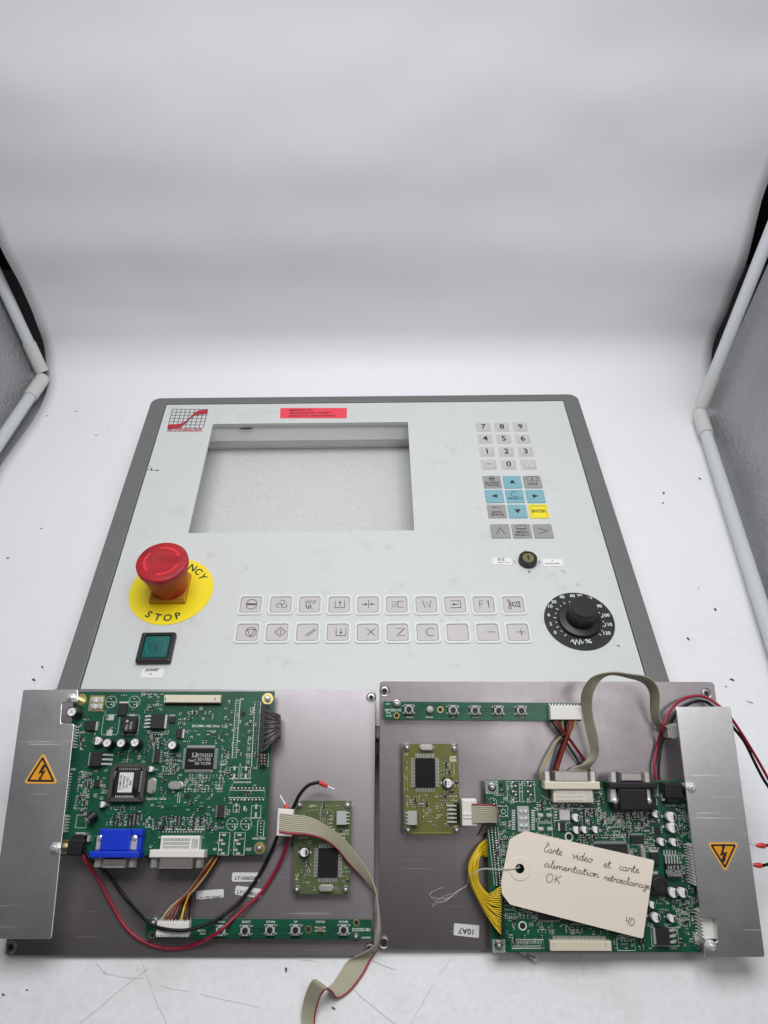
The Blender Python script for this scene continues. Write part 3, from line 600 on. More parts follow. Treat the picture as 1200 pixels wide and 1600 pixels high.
#@@BOARDS
# ------------------------------------------------------------------ display backplates with their boards
HP0, HP = .0080, .0096          # main board underside and top above the plate
HS0, HS = .0060, .0074          # small boards
HB = .0215                      # bracket underside
class Board:
    def __init__(s, fr, root, name, outline_px, h0, h1, mat, label=None, flip=0, notch=None):
        s.fr = fr; s.h = h1; s.flip = flip; s.occ = []
        p = outline_px if notch else [fr.px(u, v, h1) for u, v in outline_px]
        a = MB(); a.mat(1).prism(p, h0, h1-.0001, bottom=True); a.mat(0).flat(p, h1); s.o = a.build(name, [M[mat], M['pcb_edge']], root); s.poly = p
        if label: tag(s.o, label)
        s.silk = MB(); s.smd = MB(); s.tr = MB(); s.root = root
    def p(s, u, v, dz=0): return s.fr.px(u, v, s.h+dz)
    def k(s, u, v): return hypot(s.p(u+1, v)[0]-s.p(u, v)[0], s.p(u+1, v)[1]-s.p(u, v)[1])   # metres in a pixel
    def use(s, x, y, w, h): s.occ.append((x-w/2, y-h/2, x+w/2, y+h/2))
    def free(s, x, y, w, h): return not any(a < x+w/2 and c > x-w/2 and b < y+h/2 and d > y-h/2 for a, b, c, d in s.occ)
    def cap(s, u, v, rpx, ht, kind='sleeve'):
        x, y = s.fr.px(u, v, s.h+ht); r = rpx*s.k(u, v); a = MB(); z = s.h
        if kind == 'sleeve':
            a.mat(0).lathe(x, y, [(r*1.08, z), (r*1.08, z+ht*.86), (r*1.0, z+ht*.9), (r*1.08, z+ht*.94), (r*1.08, z+ht-.0002), (r*.86, z+ht)], 22, False)
            a.mat(1).lathe(x, y, [(r*.88, z+ht-.0001), (r*.86, z+ht-.0003)], 22); a.mat(2); zt = z+ht-.00028
            for d in (0.6, 2.2): a.line([(x-r*.6*cos(d), y-r*.6*sin(d)), (x+r*.6*cos(d), y+r*.6*sin(d))], .0002, zt)
            mats = [M['black_plastic'], M['can_top'], M['hole_dark']]
        else:
            a.mat(0).prism(inset(rrect(x, y, r*2.3, r*2.3, r*.4, 2), 0), z, z+.0009); a.mat(1).lathe(x, y, [(r*.93, z+.0009), (r*.93, z+.0016), (r*.86, z+.0019), (r*.98, z+.0024), (r*.98, z+ht-.0004), (r*.88, z+ht)], 22)
            a.mat(0); aa = pi*.0+s.flip; pts = [(x+r*.84*cos(aa+t), y+r*.84*sin(aa+t)) for t in [pi*.62+i*pi*.76/8 for i in range(9)]]; a.flat(pts, z+ht+.00004)
            a.mat(2)
            if r > .0022:
                for i in range(2): a.line([(x-.2*r+.1*r*i, y+.22*r-.45*r*i), (x+.6*r, y+.22*r-.45*r*i)], .00022, z+ht+.00005)
            a.mat(3).rbox(x-r*1.3, y, r*.5, r*.45, z, z+.0003); a.rbox(x+r*1.3, y, r*.5, r*.45, z, z+.0003)
            mats = [M['chip_black'], M['can_top'], M['hole_dark'], M['tin']]
        s.use(x, y, 2.6*r, 2.6*r); return a.build('capacitor', mats, s.o, auto=.7)
    def chip(s, u, v, wpx, hpx, pins='', ht=.0016, tab='', npin=0, mat='chip_black', text=None, plen=.0011, name='chip', tcol='label_grey', ang=0):
        x, y = s.p(u, v, ht); k = s.k(u, v); w, h = wpx*k, hpx*k/s.kv(u, v); a = MB(); z = s.h
        a.mat(0).rbox(x, y, w, h, z+.0002, z+ht, ch=.00015); a.mat(1)
        for sd in pins:
            n = npin if isinstance(npin, int) else npin['LR'.find(sd) >= 0 and 1 or 0]; hz = sd in 'LR'; ln = h if hz else w; pt = ln/n; pw = min(.0005, pt*.36)
            if n <= 5: pw = pt*.45
            for i in range(n):
                q = -ln/2+pt*(i+.5); sg = 1 if sd in 'RT' else -1
                if hz: a.rbox(x+sg*(w/2+plen*.35), y+q, plen*.7, pw, z+ht*.45, z+ht*.6); a.rbox(x+sg*(w/2+plen*.8), y+q, plen*.5, pw, z, z+.0003)
                else: a.rbox(x+q, y+sg*(h/2+plen*.35), pw, plen*.7, z+ht*.45, z+ht*.6); a.rbox(x+q, y+sg*(h/2+plen*.8), pw, plen*.5, z, z+.0003)
        for sd in tab:
            if sd in 'LR': a.rbox(x+(1 if sd == 'R' else -1)*(w/2+.0006), y, .0012, h*.96, z, z+ht*.55)
            else: a.rbox(x, y+(1 if sd == 'T' else -1)*(h/2+.0006), w*.96, .0012, z, z+ht*.55)
        a.mat(2)
        for i, (t, ox, oy, th, an) in enumerate(text or []): a.text(t, x+ox*w, y+oy*h, th, z+ht+.00005, ang=s.flip+an)
        s.use(x, y, w+2*plen*(('L' in pins) or ('R' in pins) or bool(tab)), h+2*plen*(('T' in pins) or ('B' in pins)))
        return a.build(name, [M[mat], M['tin'], M[tcol]], s.o)
    def kv(s, u, v): a = s.p(u, v); b = s.p(u, v+1); return 1/ (hypot(a[0]-b[0], a[1]-b[1])/s.k(u, v))
    def crystal(s, u, v, wpx, hpx, text=None):
        x, y = s.p(u, v, .003); k = s.k(u, v); w, h = wpx*k, hpx*k; a = MB(); r = min(w, h)*.49
        a.prism(rrect(x, y, w, h, r, 6), s.h, s.h+.0006); a.prism(rrect(x, y, w*.9, h*.9, r*.9, 6), s.h+.0006, s.h+.0034, .0005)
        s.use(x, y, w, h); o = a.build('crystal', [M['nickel'], M['ink']], s.o)
        return o
    def conn(s, u0, v0, u1, v1, ht, mat='white_plastic', teeth='', n=8, name='connector', ch=.0003):
        x0, y0 = s.p(u0, v1); x1, y1 = s.p(u1, v0); a = MB(); z = s.h; a.mat(0).box(x0, y0, z, x1, y1, z+ht, ch)
        for sd in teeth:
            for i in range(n):
                t = (i+.5)/n
                if sd in 'LR': xx = x1 if sd == 'R' else x0; a.mat(0).rbox(xx, y0+(y1-y0)*t, .0022, (y1-y0)/n*.5, z, z+ht*.95); a.mat(1).rbox(xx+(.0014 if sd == 'R' else -.0014), y0+(y1-y0)*t, .0012, (y1-y0)/n*.3, z, z+.0004)
                else: yy = y1 if sd == 'T' else y0; a.mat(0).rbox(x0+(x1-x0)*t, yy, (x1-x0)/n*.5, .0016, z, z+ht*.95); a.mat(1).rbox(x0+(x1-x0)*t, yy+(.0013 if sd == 'T' else -.0013), (x1-x0)/n*.3, .0012, z, z+.0004)
        s.use((x0+x1)/2, (y0+y1)/2, x1-x0+.003, y1-y0+.003); return a.build(name, [M[mat], M['tin']], s.o)
    def screw(s, u, v, rpx, ring=None, h=.0022):
        x, y = s.p(u, v, h); r = rpx*s.k(u, v); z = s.h; a = MB()
        if ring: a.mat(2).lathe(x, y, [(r*1.75, z+.00005), (r*1.7, z+.0002), (r*1.1, z+.0002)], 28)
        else: a.mat(0).lathe(x, y, [(r*1.35, z), (r*1.35, z+.0004), (r*1.25, z+.0005)], 24)
        a.mat(0).lathe(x, y, [(r, z), (r, z+h*.75), (r*.9, z+h*.85), (r*.62, z+h*.85)], 6, True, .3); a.mat(1).lathe(x, y, [(r*.58, z+h*.85), (r*.58, z+h*1.1), (r*.42, z+h*1.35), (r*.2, z+h*1.4)], 16)
        s.use(x, y, 3.4*r, 3.4*r); return a.build('nut', [M['nut_steel'], M['solder'], M['gold']], s.o, auto=.5)
    def hole(s, u, v, rpx, ring=None):
        x, y = s.p(u, v); r = rpx*s.k(u, v); a = MB(); a.mat(0).flat(circ(x, y, r, 20), s.h+.00012)
        if ring: a.mat(1).flatring(circ(x, y, r*1.45, 24), circ(x, y, r, 24), s.h+.0001)
        s.use(x, y, 2.6*r, 2.6*r); return a.build('hole', [M['hole_dark'], M[ring or 'silk']], s.o)
    def button(s, u, v):
        x, y = s.p(u, v, .003); a = MB(); z = s.h; q = .00305; a.mat(2).rbox(x, y, q*2, q*2, z, z+.0026); a.mat(0).rbox(x, y, q*1.96, q*1.96, z+.0026, z+.0031, ch=.0002)
        for sx in (-1, 1):
            for sy in (-1, 1): a.mat(2).lathe(x+sx*q*.72, y+sy*q*.72, [(.00055, z+.003), (.00055, z+.0034)], 8); a.mat(1).rbox(x+sx*(q+.0005), y+sy*q*.72, .001, .0007, z, z+.0007)
        a.mat(2).lathe(x, y, [(q*.56, z+.003), (q*.54, z+.0042), (q*.48, z+.0043)], 20); s.use(x, y, q*2.8, q*2.8); return a.build('push_button', [M['label_grey'], M['tin'], M['black_plastic']], s.o)
    def rect(s, u0, v0, u1, v1, wd=.00022, rpx=0):
        x0, y0 = s.p(u0, v1); x1, y1 = s.p(u1, v0); s.silk.line(rrect((x0+x1)/2, (y0+y1)/2, x1-x0, y1-y0, rpx*s.k(u0, v0), 3), wd, s.h+.0001, True)
    def poly_line(s, pts, wd=.00022): s.silk.line([s.p(u, v) for u, v in pts], wd, s.h+.0001)
    def txt(s, t, u, v, hpx, wpx=None, ang=0): x, y = s.p(u, v); k = s.k(u, v); s.use(x, y, (wpx or hpx*len(t)*.8)*k, hpx*1.3*k); s.silk.text(t, x, y, hpx*k, s.h+.00012, ang=s.flip+ang, wid=None if wpx is None else wpx*k)
    def pads(s, pts, rpx=1.3, dark=True):
        for u, v in pts:
            x, y = s.p(u, v); r = rpx*s.k(u, v); s.smd.mat(0).lathe(x, y, [(r, s.h+.0001), (r*.7, s.h+.0004), (r*.3, s.h+.0005)], 10)
            if dark: s.smd.mat(4).flatring(circ(x, y, r*1.7, 10), circ(x, y, r, 10), s.h+.00009)
    def rpad(s, u, v, w, h):
        x, y = s.p(u, v); k = s.k(u, v); s.smd.mat(0).rbox(x, y, w*k, h*k, s.h, s.h+.0003, ch=.0001)
    def part(s, x, y, kind, vert):
        z = s.h; a = s.smd; W = lambda bx, by, w, h, z1: a.rbox(x+(by if vert else bx), y+(bx if vert else by), h if vert else w, w if vert else h, z, z1)
        if kind == 'pads': a.mat(0); W(-.0006, 0, .0006, .0008, z+.00015); W(.0006, 0, .0006, .0008, z+.00015)
        elif kind == 'sot':
            a.mat(1); W(0, 0, .0026, .0013, z+.001); a.mat(0); W(-.0009, -.001, .0005, .0008, z+.0003); W(.0009, -.001, .0005, .0008, z+.0003); W(0, .001, .0005, .0008, z+.0003)
        else:
            a.mat({'res': 1, 'cap': 2, 'led': 3}[kind]); W(0, 0, .0008, .00078, z+.00045); a.mat(0); W(-.00058, 0, .0004, .0008, z+.0005); W(.00058, 0, .0004, .0008, z+.0005)
    def fill(s, u0, v0, u1, v1, dens=.6, vert=None, seed=0, silk=.5, pitch=.0021, sot=.1):
        rnd = random.Random(seed); x0, y0 = s.p(u0, v1); x1, y1 = s.p(u1, v0)
        nx, ny = max(1, int((x1-x0)/pitch)), max(1, int((y1-y0)/pitch))
        for j in range(ny):
            for i in range(nx):
                if rnd.random() > dens: continue
                x = x0+(i+.5)*(x1-x0)/nx; y = y0+(j+.5)*(y1-y0)/ny
                if not s.free(x, y, .0018, .0018): continue
                vv = (vert if vert is not None else (hash((i//3, j//3, seed)) % 2 == 0)); q = rnd.random()
                s.part(x, y, 'sot' if q < sot else 'res' if q < .66 else 'cap' if q < .80 else 'pads', vv)
                if rnd.random() < silk:
                    s.silk.rbox(x+rnd.uniform(-.001, .001), y+.00095*rnd.choice((-1, 1)), rnd.uniform(.0007, .0017), .00034, s.h, s.h+.0001)
                if rnd.random() < silk*.2:
                    s.silk.line([(x-.0011, y-.00085), (x+.0011, y-.00085), (x+.0011, y+.00085), (x-.0011, y+.00085)], .00014, s.h+.0001, True)
    def row(s, u0, v0, u1, v1, n, kind='res', vert=True):
        for i in range(n):
            t = i/(n-1) if n > 1 else 0; x, y = s.p(u0+(u1-u0)*t, v0+(v1-v0)*t); s.part(x, y, kind, vert)
    def bus(s, pts, n, gap=.0007, wd=.0003, dark=False):
        P = [Vector(s.p(u, v)) for u, v in pts]
        for i in range(n):
            o = (i-(n-1)/2)*gap; Q = []
            for j in range(len(P)):
                a = P[j-1] if j else P[j]; b = P[j+1] if j < len(P)-1 else P[j]; d = (b-a).normalized(); Q.append(P[j]+Vector((-d.y, d.x))*o*1.08)
            s.tr.mat(1 if dark else 0).line(Q, wd, s.h+.00005)
    def vias(s, n, seed, u0, v0, u1, v1):
        rnd = random.Random(seed)
        for _ in range(n):
            x, y = s.p(rnd.uniform(u0, u1), rnd.uniform(v0, v1))
            if s.free(x, y, .0006, .0006): s.smd.mat(0).flat(circ(x, y, .0002, 6), s.h+.00008)
    def done(s, silk='silk', tr='trace_green', td='trace_dark'):
        if s.silk.f: tag(s.silk.build('silkscreen', M[silk], s.o), kind='stuff')
        if s.smd.f: tag(s.smd.build('surface_components', [M['tin'], M['chip_black'], M['tan_part'], M['white_plastic'], M['hole_dark']], s.o), kind='stuff')
        if s.tr.f: tag(s.tr.build('copper_traces', [M[tr], M[td]], s.o), kind='stuff')

def standoffs(fr, root, pts, h1, r=.0026):
    for u, v in pts:
        x, y = fr.px(u, v, h1); MB().lathe(x, y, [(r, 0), (r, h1)], 6, False).build('standoff', M['nickel'], root)
def plate(fr, root, holes):
    a = MB(); p = roundpoly([(0, 0), (PW, 0), (PW, PLN), (0, PLN)], .003)
    a.prism(p, -PT, 0, bottom=True); o = a.build('plate', M['plate_metal'], root, bevel=.0003)
    for u, v in holes:
        x, y = fr.px(u, v); h = MB(); h.mat(0).flat(circ(x, y, .0016, 18), .00035); h.mat(1).lathe(x, y, [(.0036, .0001), (.0034, .0003), (.0029, .0001), (.0024, .0003), (.0016, .0003)], 24, False); h.build('rivet_hole', [M['hole_dark'], M['plate_metal']], o, auto=.6)
    return o
def bracket(fr, root, outline, bolts, tri, flipped):
    p = roundpoly([fr.px(u, v, HB+.0012) for u, v in outline], .0016)
    if sum(p[i-1][0]*p[i][1]-p[i][0]*p[i-1][1] for i in range(len(p))) < 0: p.reverse()
    b = MB().prism(p, HB, HB+.0012, bottom=True).build('bracket', M['bracket_metal'], root, bevel=.0003)
    for u, v in bolts:
        x, y = fr.px(u, v, HB+.006); z = HB+.0012; a = MB(); a.lathe(x, y, [(.0034, z), (.0034, z+.0004)], 24); a.lathe(x, y, [(.0027, z+.0004), (.0027, z+.0022), (.0024, z+.0025)], 6); a.lathe(x, y, [(.0015, z+.0024), (.0015, z+.0042), (.0010, z+.0048)], 16)
        a.build('nut', M['solder'], b, auto=.5)
        MB().lathe(x, y, [(.0026, 0), (.0026, HB)], 6, False).build('standoff', M['nickel'], root)
    z = HB+.0013; T = [Vector(fr.px(u, v, z)) for u, v in tri]; c = sum(T, Vector((0, 0)))/3
    sc = lambda k: [(c.x+(q.x-c.x)*k, c.y+(q.y-c.y)*k) for q in T]
    if (T[1]-T[0]).cross(T[2]-T[0]) < 0: T.reverse()
    o = MB().prism(roundpoly(sc(1.12), .003, 5), z, z+.0002).build('warning_sticker', M['orange_edge'], b)
    a = MB(); a.mat(0).flat(roundpoly(sc(.93), .0018, 5), z+.0003); a.mat(1).flat(roundpoly(sc(.70), .0006, 4), z+.0004)
    a.mat(0); f = -1 if flipped else 1; k = .0105*f
    a.flat([(c.x+X*k, c.y+Y*k) for X, Y in [(.02, .50), (.26, .50), (.06, .12), (.26, .18), (.06, -.26), (.12, -.24), (-.05, -.52), (-.12, -.20), (-.04, -.25), (.02, .02), (-.20, -.05)]], z+.0005)
    a.build('lightning_mark', [M['ink'], M['orange_sticker']], o)
    return b
def path(fr, pts, k=6): return [tuple(q) for q in smooth([fr.P(u, v, h) for u, v, h in pts], k)]

def small_board(fr, root, outline, chip, xtal, cap, conn, screws, mat, flip, seed, label, hole_rows):
    b = Board(fr, root, 'driver_board', outline, HS0, HS, mat, label, flip)
    b.chip(*chip, 'LRTB', .0018, '', [13, 21], 'chip_dark', plen=.0026); x, y = b.p(chip[0], chip[1]); b.use(x, y, .0190, .0258)
    b.crystal(*xtal); b.cap(*cap, .0056, 'can'); b.conn(*conn, .0045, 'label_grey', 'R' if flip else 'L', 4)
    for u, v in screws: b.screw(u, v, 4.2)
    us = [q[0] for q in outline]; vs = [q[1] for q in outline]; u0, u1, v0, v1 = min(us), max(us), min(vs), max(vs)
    for r in hole_rows: b.pads(r, 1.0)
    return b, (u0, v0, u1, v1)

def dvi(b, u0, v0, u1, v1, dirn, mat, shell_v, post):
    "white board connector: flange at the board edge, pin block behind, metal shell in front"
    x0, y0 = b.p(u0, v1); x1, y1 = b.p(u1, v0); z = b.h; a = MB(); f = dirn
    yf = y0 if f < 0 else y1; w = x1-x0
    a.mat(0).box(x0, min(yf, yf-f*.0045), z, x1, max(yf, yf-f*.0045), z+.0098, .0004)
    yb_ = yf-f*.0045; ye = yf-f*.0125; a.box(x0+w*.16, min(yb_, ye), z, x1-w*.12, max(yb_, ye), z+.0075, .0004)
    o = a.build('connector', [M[mat]], b.o, bevel=.0002)
    c = MB()
    for r in range(3):
        for i in range(9): c.rbox(x0+w*(.24+.055*i), yb_-f*(.0016+.0022*r), .0016, .0014, z+.0075, z+.0079)
    for i in range(4): c.rbox(x0+w*(.755+.03*i), yb_-f*.0036, .0008, .0055, z+.0075, z+.0078)
    tag(c.build('contact_pins', M['tin'], b.o), kind='stuff')
    ys = yf+f*.0062; sh = MB(); sh.mat(0); 
    sh.box(x0+w*.19, min(yf, ys), z+.0012, x1-w*.20, max(yf, ys), z+.0092, .0006); sh.build('connector_shell', [M['shell_metal']], b.o)
    for t in (.07, .90):
        xx = x0+w*t; ym = (yf+ys)/2; q = MB(); q.tube([(xx, yf, z+.005), (xx, yf+f*.0058, z+.005)], .0026, 6); q.build('hex_post', M['nickel'], b.o, auto=.4)
    b.use((x0+x1)/2, (y0+y1)/2, w, y1-y0+.003)
def vga(b, u0, u1, vf, dirn, mat):
    x0, yf = b.p(u0, vf); x1, _ = b.p(u1, vf); z = b.h; w = x1-x0; f = dirn
    yb_ = yf-f*.0038; ye = yf-f*.0165; a = MB()
    a.box(x0, min(yf, yb_), z, x1, max(yf, yb_), z+.0122, .0005); a.box(x0+w*.20, min(yb_, ye), z, x1-w*.22, max(yb_, ye), z+.0118, .0005)
    a.box(x0+w*.10, min(ye, ye+f*.004), z, x1-w*.02, max(ye, ye+f*.004), z+.0085, .0004)
    a.box(x0+w*.86, min(yb_, ye), z, x0+w*.97, max(yb_, ye), z+.0068, .0004)
    a.build('connector', M[mat], b.o, bevel=.0003)
    for t in (.13, .82):
        m_ = MB(); xx = x0+w*t; m_.box(xx-.0022, min(yb_-f*.0003, yb_-f*.0085), z+.001, xx+.0022, max(yb_-f*.0003, yb_-f*.0085), z+.0076, .0006); m_.lathe(xx+.0006, yb_-f*.0075, [(.0018, z+.0076), (.0016, z+.0084), (.0006, z+.0088)], 14); m_.build('mounting_bracket', M['tin'], b.o)
        q = MB(); q.tube([(xx+w*.02, yf, z+.006), (xx+w*.02, yf+f*.0055, z+.006)], .0026, 6); q.build('hex_post', M['nickel'], b.o, auto=.4)
    sh = MB(); ys = yf+f*.0058; sh.box(x0+w*.27, min(yf, ys), z+.0018, x1-w*.27, max(yf, ys), z+.0098, .001); sh.build('connector_shell', M['shell_metal'], b.o)
    b.use((x0+x1)/2, (yf+ye)/2, w*1.05, .019)

# ================================================================= left assembly
RL = empty('display_backplate', FL, 'dark brushed metal backplate whose circuit board has a blue video connector', 'backplate')
PLL = plate(FL, RL, [(580, 1090), (577.5, 1483), (17, 1480)])
B = Board(FL, RL, 'circuit_board', [(93, 1337), (415.5, 1335.5), (429, 1080), (116, 1081)], HP0, HP, 'pcb_green')
standoffs(FL, RL, [(418, 1091), (406, 1325)], HP0)
# connectors
vga(B, 148.5, 225, 1339, -1, 'blue_plastic'); dvi(B, 239.5, 1307, 326.5, 1339, -1, 'white_plastic', 0, 0)
a = MB(); x0, y0 = B.p(112, 1335); x1, y1 = B.p(139, 1303); z = HP
a.box(x0, y0, z, x1, y1-.003, z+.0095, .0004); a.box(x0+.001, y1-.006, z, x1-.001, y1, z+.0065, .0004); a.build('power_socket', M['black_plastic'], B.o, bevel=.0003); B.use((x0+x1)/2, (y0+y1)/2, x1-x0, y1-y0)
a = MB(); xx, yy = B.p(131, 1302.5); a.rbox(xx, yy, .006, .0016, z, z+.006); xx, yy = B.p(141.5, 1310); a.rbox(xx, yy, .0014, .0035, z, z+.004); a.build('socket_terminal', M['tin'], B.o)
B.conn(258, 1087.5, 347, 1099, .0042, 'beige_plastic', '', 1, 'flat_cable_connector')
a = MB(); x0, y0 = B.p(259, 1099.5); x1, _ = B.p(342, 1099.5)
for i in range(40): a.rbox(x0+(x1-x0)*i/39, y0-.0005, .00035, .0016, HP, HP+.0008)
x2, y2 = B.p(261, 1094); a.rbox(x2, y2, .0005, .0022, HP+.0042, HP+.0043); x3, y3 = B.p(338, 1094); a.rbox(x3, y3, .0005, .0022, HP+.0042, HP+.0043)
tag(a.build('contact_pins', M['chip_black'], B.o), kind='stuff')
B.conn(112, 1134, 120, 1170, .0085, 'white_plastic', 'R', 8); B.conn(98, 1207, 109, 1269, .0085, 'white_plastic', 'R', 14); B.conn(95, 1273, 106, 1301, .0085, 'white_plastic', 'R', 6)
# header with grey leads on the right edge
a = MB(); c0 = B.p(415.5, 1102); c1 = B.p(411, 1177); p = [B.p(407.5, 1177), B.p(416, 1177), B.p(421, 1102), B.p(411, 1102)]; a.prism(p, HP, HP+.006, .0003); hdr = a.build('pin_header', M['black_plastic'], B.o)
a = MB(); p = [B.p(406, 1196), B.p(417, 1196), B.p(418, 1177.5), B.p(407.3, 1177.5)]; a.mat(0).prism(p, HP, HP+.0055, .0003); a.mat(1)
for i in range(2):
    for j in range(4): x, y = B.p(409+5*i, 1180+4.6*j, .0055); a.rbox(x, y, .0007, .0007, HP+.0055, HP+.0062)
a.build('pin_header', [M['black_plastic'], M['gold']], B.o)
for c in range(4):
    for r in range(26):
        v = 1097+r*4.05
        if (c < 2 and r > 20) or (c == 3): continue
        B.pads([(403.5-(r*.24)+4.0*(c-1), v)], .85)
B.poly_line([(398, 1097), (407.5, 1097), (401.5, 1198), (393, 1198), (398, 1097)])
B.rect(405, 1177, 420, 1197)
# chips
B.chip(311.7, 1185, 44, 32, 'LRTB', .0020, '', [30, 20], 'chip_dark', [('RTD2523', .17, .16, .0020, 0), ('5D17B2', .17, -.04, .0020, 0), ('GR TC390', .13, -.24, .0018, 0), ('RealT', -.24, -.10, .0016, 0)], .0020, tcol='label_grey')
x, y = B.p(304, 1181, .002); a = MB()
for s_ in (-1, 1): a.line(smooth([(x, y-.0005, 0), (x+s_*.0010, y, 0), (x+s_*.0014, y+.0012, 0), (x+s_*.0006, y+.0020, 0)], 3), .0006, HP+.0021); a.line([(x, y-.0004), (x+s_*.0018, y-.0010)], .0004, HP+.0021)
a.build('chip_marking', M['label_grey'], B.o)
# socketed chip
x, y = B.p(199, 1222.5, .004); sk = 27.5*B.k(199, 1222); a = MB(); oo = roundpoly([(x-sk, y-sk), (x+sk, y-sk), (x+sk, y+sk*.72), (x+sk*.76, y+sk), (x-sk*.76, y+sk), (x-sk, y+sk*.72)], .0006, 2); ii = inset(oo, sk*.20)
a.mat(0).ring(oo, ii, HP, HP+.0048); a.mat(1).flat(inset(oo, sk*.19), HP+.0028); a.mat(2)
for s_ in range(4):
    for i in range(11):
        q = (-.56+.112*i)*sk; d = sk*.74; dx, dy = [(q, d), (q, -d), (d, q), (-d, q)][s_]; a.rbox(x+dx, y+dy, .0007 if s_ < 2 else .0014, .0014 if s_ < 2 else .0007, HP+.0027, HP+.0036)
a.mat(1).prism(inset(oo, sk*.36), HP+.0028, HP+.0044, .0002); soc = a.build('chip_socket', [M['socket_brown'], M['chip_black'], M['tin']], B.o); B.use(x, y, sk*2.1, sk*2.1)
x, y = B.p(196.5, 1222.5, .0045); k = B.k(199, 1222); a = MB(); a.mat(0).prism(rrect(x, y, 22*k, 29*k, 0), HP+.0045, HP+.0047); a.mat(1)
for i, t in enumerate(('DCMR1756', 'LS104V03', 'DC-10C', 'REV')): a.text(t, x-(.0034-.0022*i), y, .0014, HP+.0048, ang=pi/2)
tag(a.build('chip_label', [M['white_sticker'], M['ink']], B.o), 'small white paper label on the socketed chip')
B.chip(190.8, 1108, 13.5, 18.5, '', .0024, 'T', name='diode'); B.chip(140.8, 1134, 16, 14, '', .0024, 'R', name='diode')
B.chip(245.8, 1126.7, 21, 22, 'L', .0042, 'R', 4, plen=.0050, name='regulator'); B.chip(268, 1124, 10, 10, 'T', .0015, '', 4); B.chip(280, 1146, 9, 14, '', .0018, 'R', name='transistor')
B.chip(149, 1186, 18, 21, 'R', .0042, 'L', 3, plen=.0060, name='regulator'); B.chip(245, 1181.7, 9, 20, 'LR', .0015, '', 7); B.chip(151, 1224, 9, 11, 'LR', .0014, '', 4); B.chip(344.7, 1268, 11, 19, 'LR', .0015, '', 7)
# inductor
x, y = B.p(201.3, 1132, .005); k = B.k(200, 1133); a = MB(); a.mat(0).prism(rrect(x, y, 23*k, 26*k, .0028, 5), HP, HP+.0055, .0009); a.mat(1).prism(circ(x-.0012, y+.0021, .0009, 12), HP+.0055, HP+.0056); a.text('P330', x+.0016, y-.0008, .0017, HP+.0057, ang=-pi/2); a.text('T40', x-.0012, y-.0018, .0017, HP+.0057, ang=-pi/2)
a.mat(2).rbox(x, y+13.5*k, .0036, .0016, HP, HP+.0012); a.rbox(x, y-13.5*k, .0036, .0016, HP, HP+.0012); a.build('inductor', [M['chip_black'], M['label_grey'], M['tin']], B.o); B.use(x, y, 27*k, 32*k)
for u, v in ((173.8, 1121), (171.3, 1145)): B.rpad(u, v, 9, 9)
B.rect(158, 1117, 188, 1148, rpx=3); B.rect(190, 1117, 219, 1148, rpx=3)
# gold pad with solder blobs
x, y = B.p(151, 1099); k = B.k(151, 1099); a = MB(); a.mat(0).prism(rrect(x, y, 23*k, 24*k, .0003, 2), HP, HP+.0002); a.mat(1)
for sx in (-1, 1):
    for sy in (-1, 1): a.prism(rrect(x+sx*4.7*k, y+sy*5*k, 8.5*k, 9*k, .0008, 3), HP+.0002, HP+.0016, .0010)
a.build('solder_pad', [M['gold'], M['solder']], B.o); B.use(x, y, 24*k, 25*k)
# capacitors
B.cap(111.7, 1112, 7.4, .0115); B.cap(150.8, 1157.5, 6.3, .0058, 'can')
for u, v in ((167, 1160.5), (188.7, 1160.8), (210.3, 1160), (268.7, 1164)): B.cap(u, v, 6.6, .0100)
B.cap(234.7, 1201.5, 4.4, .0056, 'can'); B.cap(158.7, 1257, 4.6, .0056, 'can')
p0 = B.fr.P(150, 1271, HP+.0032); p1 = B.fr.P(137, 1281.5, HP+.0048); a = MB(); a.mat(0).tube([p0, p0+(p1-p0)*.05, p0+(p1-p0)*.9, p0+(p1-p0)*.92, p1], [.0026, .0031, .0031, .0029, .0029], 18); d_ = (p1-p0).normalized(); a.mat(1).tube([p1, p1+d_*.0002], .0026, 18); a.build('capacitor', [M['black_plastic'], M['can_top']], B.o, auto=.6); B.use(p0.x, p0.y, .012, .009)
B.crystal(235.5, 1228, 12.5, 25); B.crystal(273, 1227, 24, 12.5)
B.screw(417.5, 1091, 5.2, 'gold'); B.screw(405, 1325, 5.2, 'gold'); B.hole(380, 1116, 3.8); B.hole(293, 1244.5, 3.8)
x, y = B.p(125, 1093, .001); MB().lathe(x, y, [(.0042, HP+.0001), (.004, HP+.0003), (.0026, HP+.0003)], 24).build('mounting_ring', M['gold'], B.o)
x, y = B.p(99.5, 1323, .001); MB().lathe(x, y, [(.0042, HP+.0001), (.004, HP+.0003), (.0026, HP+.0003)], 24).build('mounting_ring', M['gold'], B.o)
# print
B.txt('DCMR-10E (Ver 1.2)', 328, 1135, 5.0, 55); B.txt('OSD', 114, 1202, 3.2); B.txt('B/L', 128, 1170, 3.2); B.txt('NLD1A  0632', 244.5, 1248, 3, 31); B.txt('LEAD FREE', 404.5, 1310, 3, 20); B.txt('OUT', 388.5, 1327, 4.4, 9); B.txt('IN', 335.5, 1327, 4.0, 4.5); B.txt('IC1', 224, 1190, 2.6); B.txt('IC3', 282, 1211, 2.8); B.txt('ZQ4GN2+GND', 378.5, 1222.5, 3.0, 28)
for u, v in ((173.5, 1096.5), (210, 1096.5), (363, 1287.5), (384.5, 1287.5)):
    x, y = B.p(u, v); r = 8.8*B.k(u, v); B.silk.line(circ(x, y, r, 28), .00022, HP+.0001, True); B.silk.line([(x-r, y), (x+r, y)], .00022, HP+.0001); B.silk.rbox(x+r*.5, y-r*.45, .0005, r*.7, HP, HP+.0001); B.pads([(u, v-4.5), (u, v+4.5)], 1.4); B.use(x, y, 2*r, 2*r)
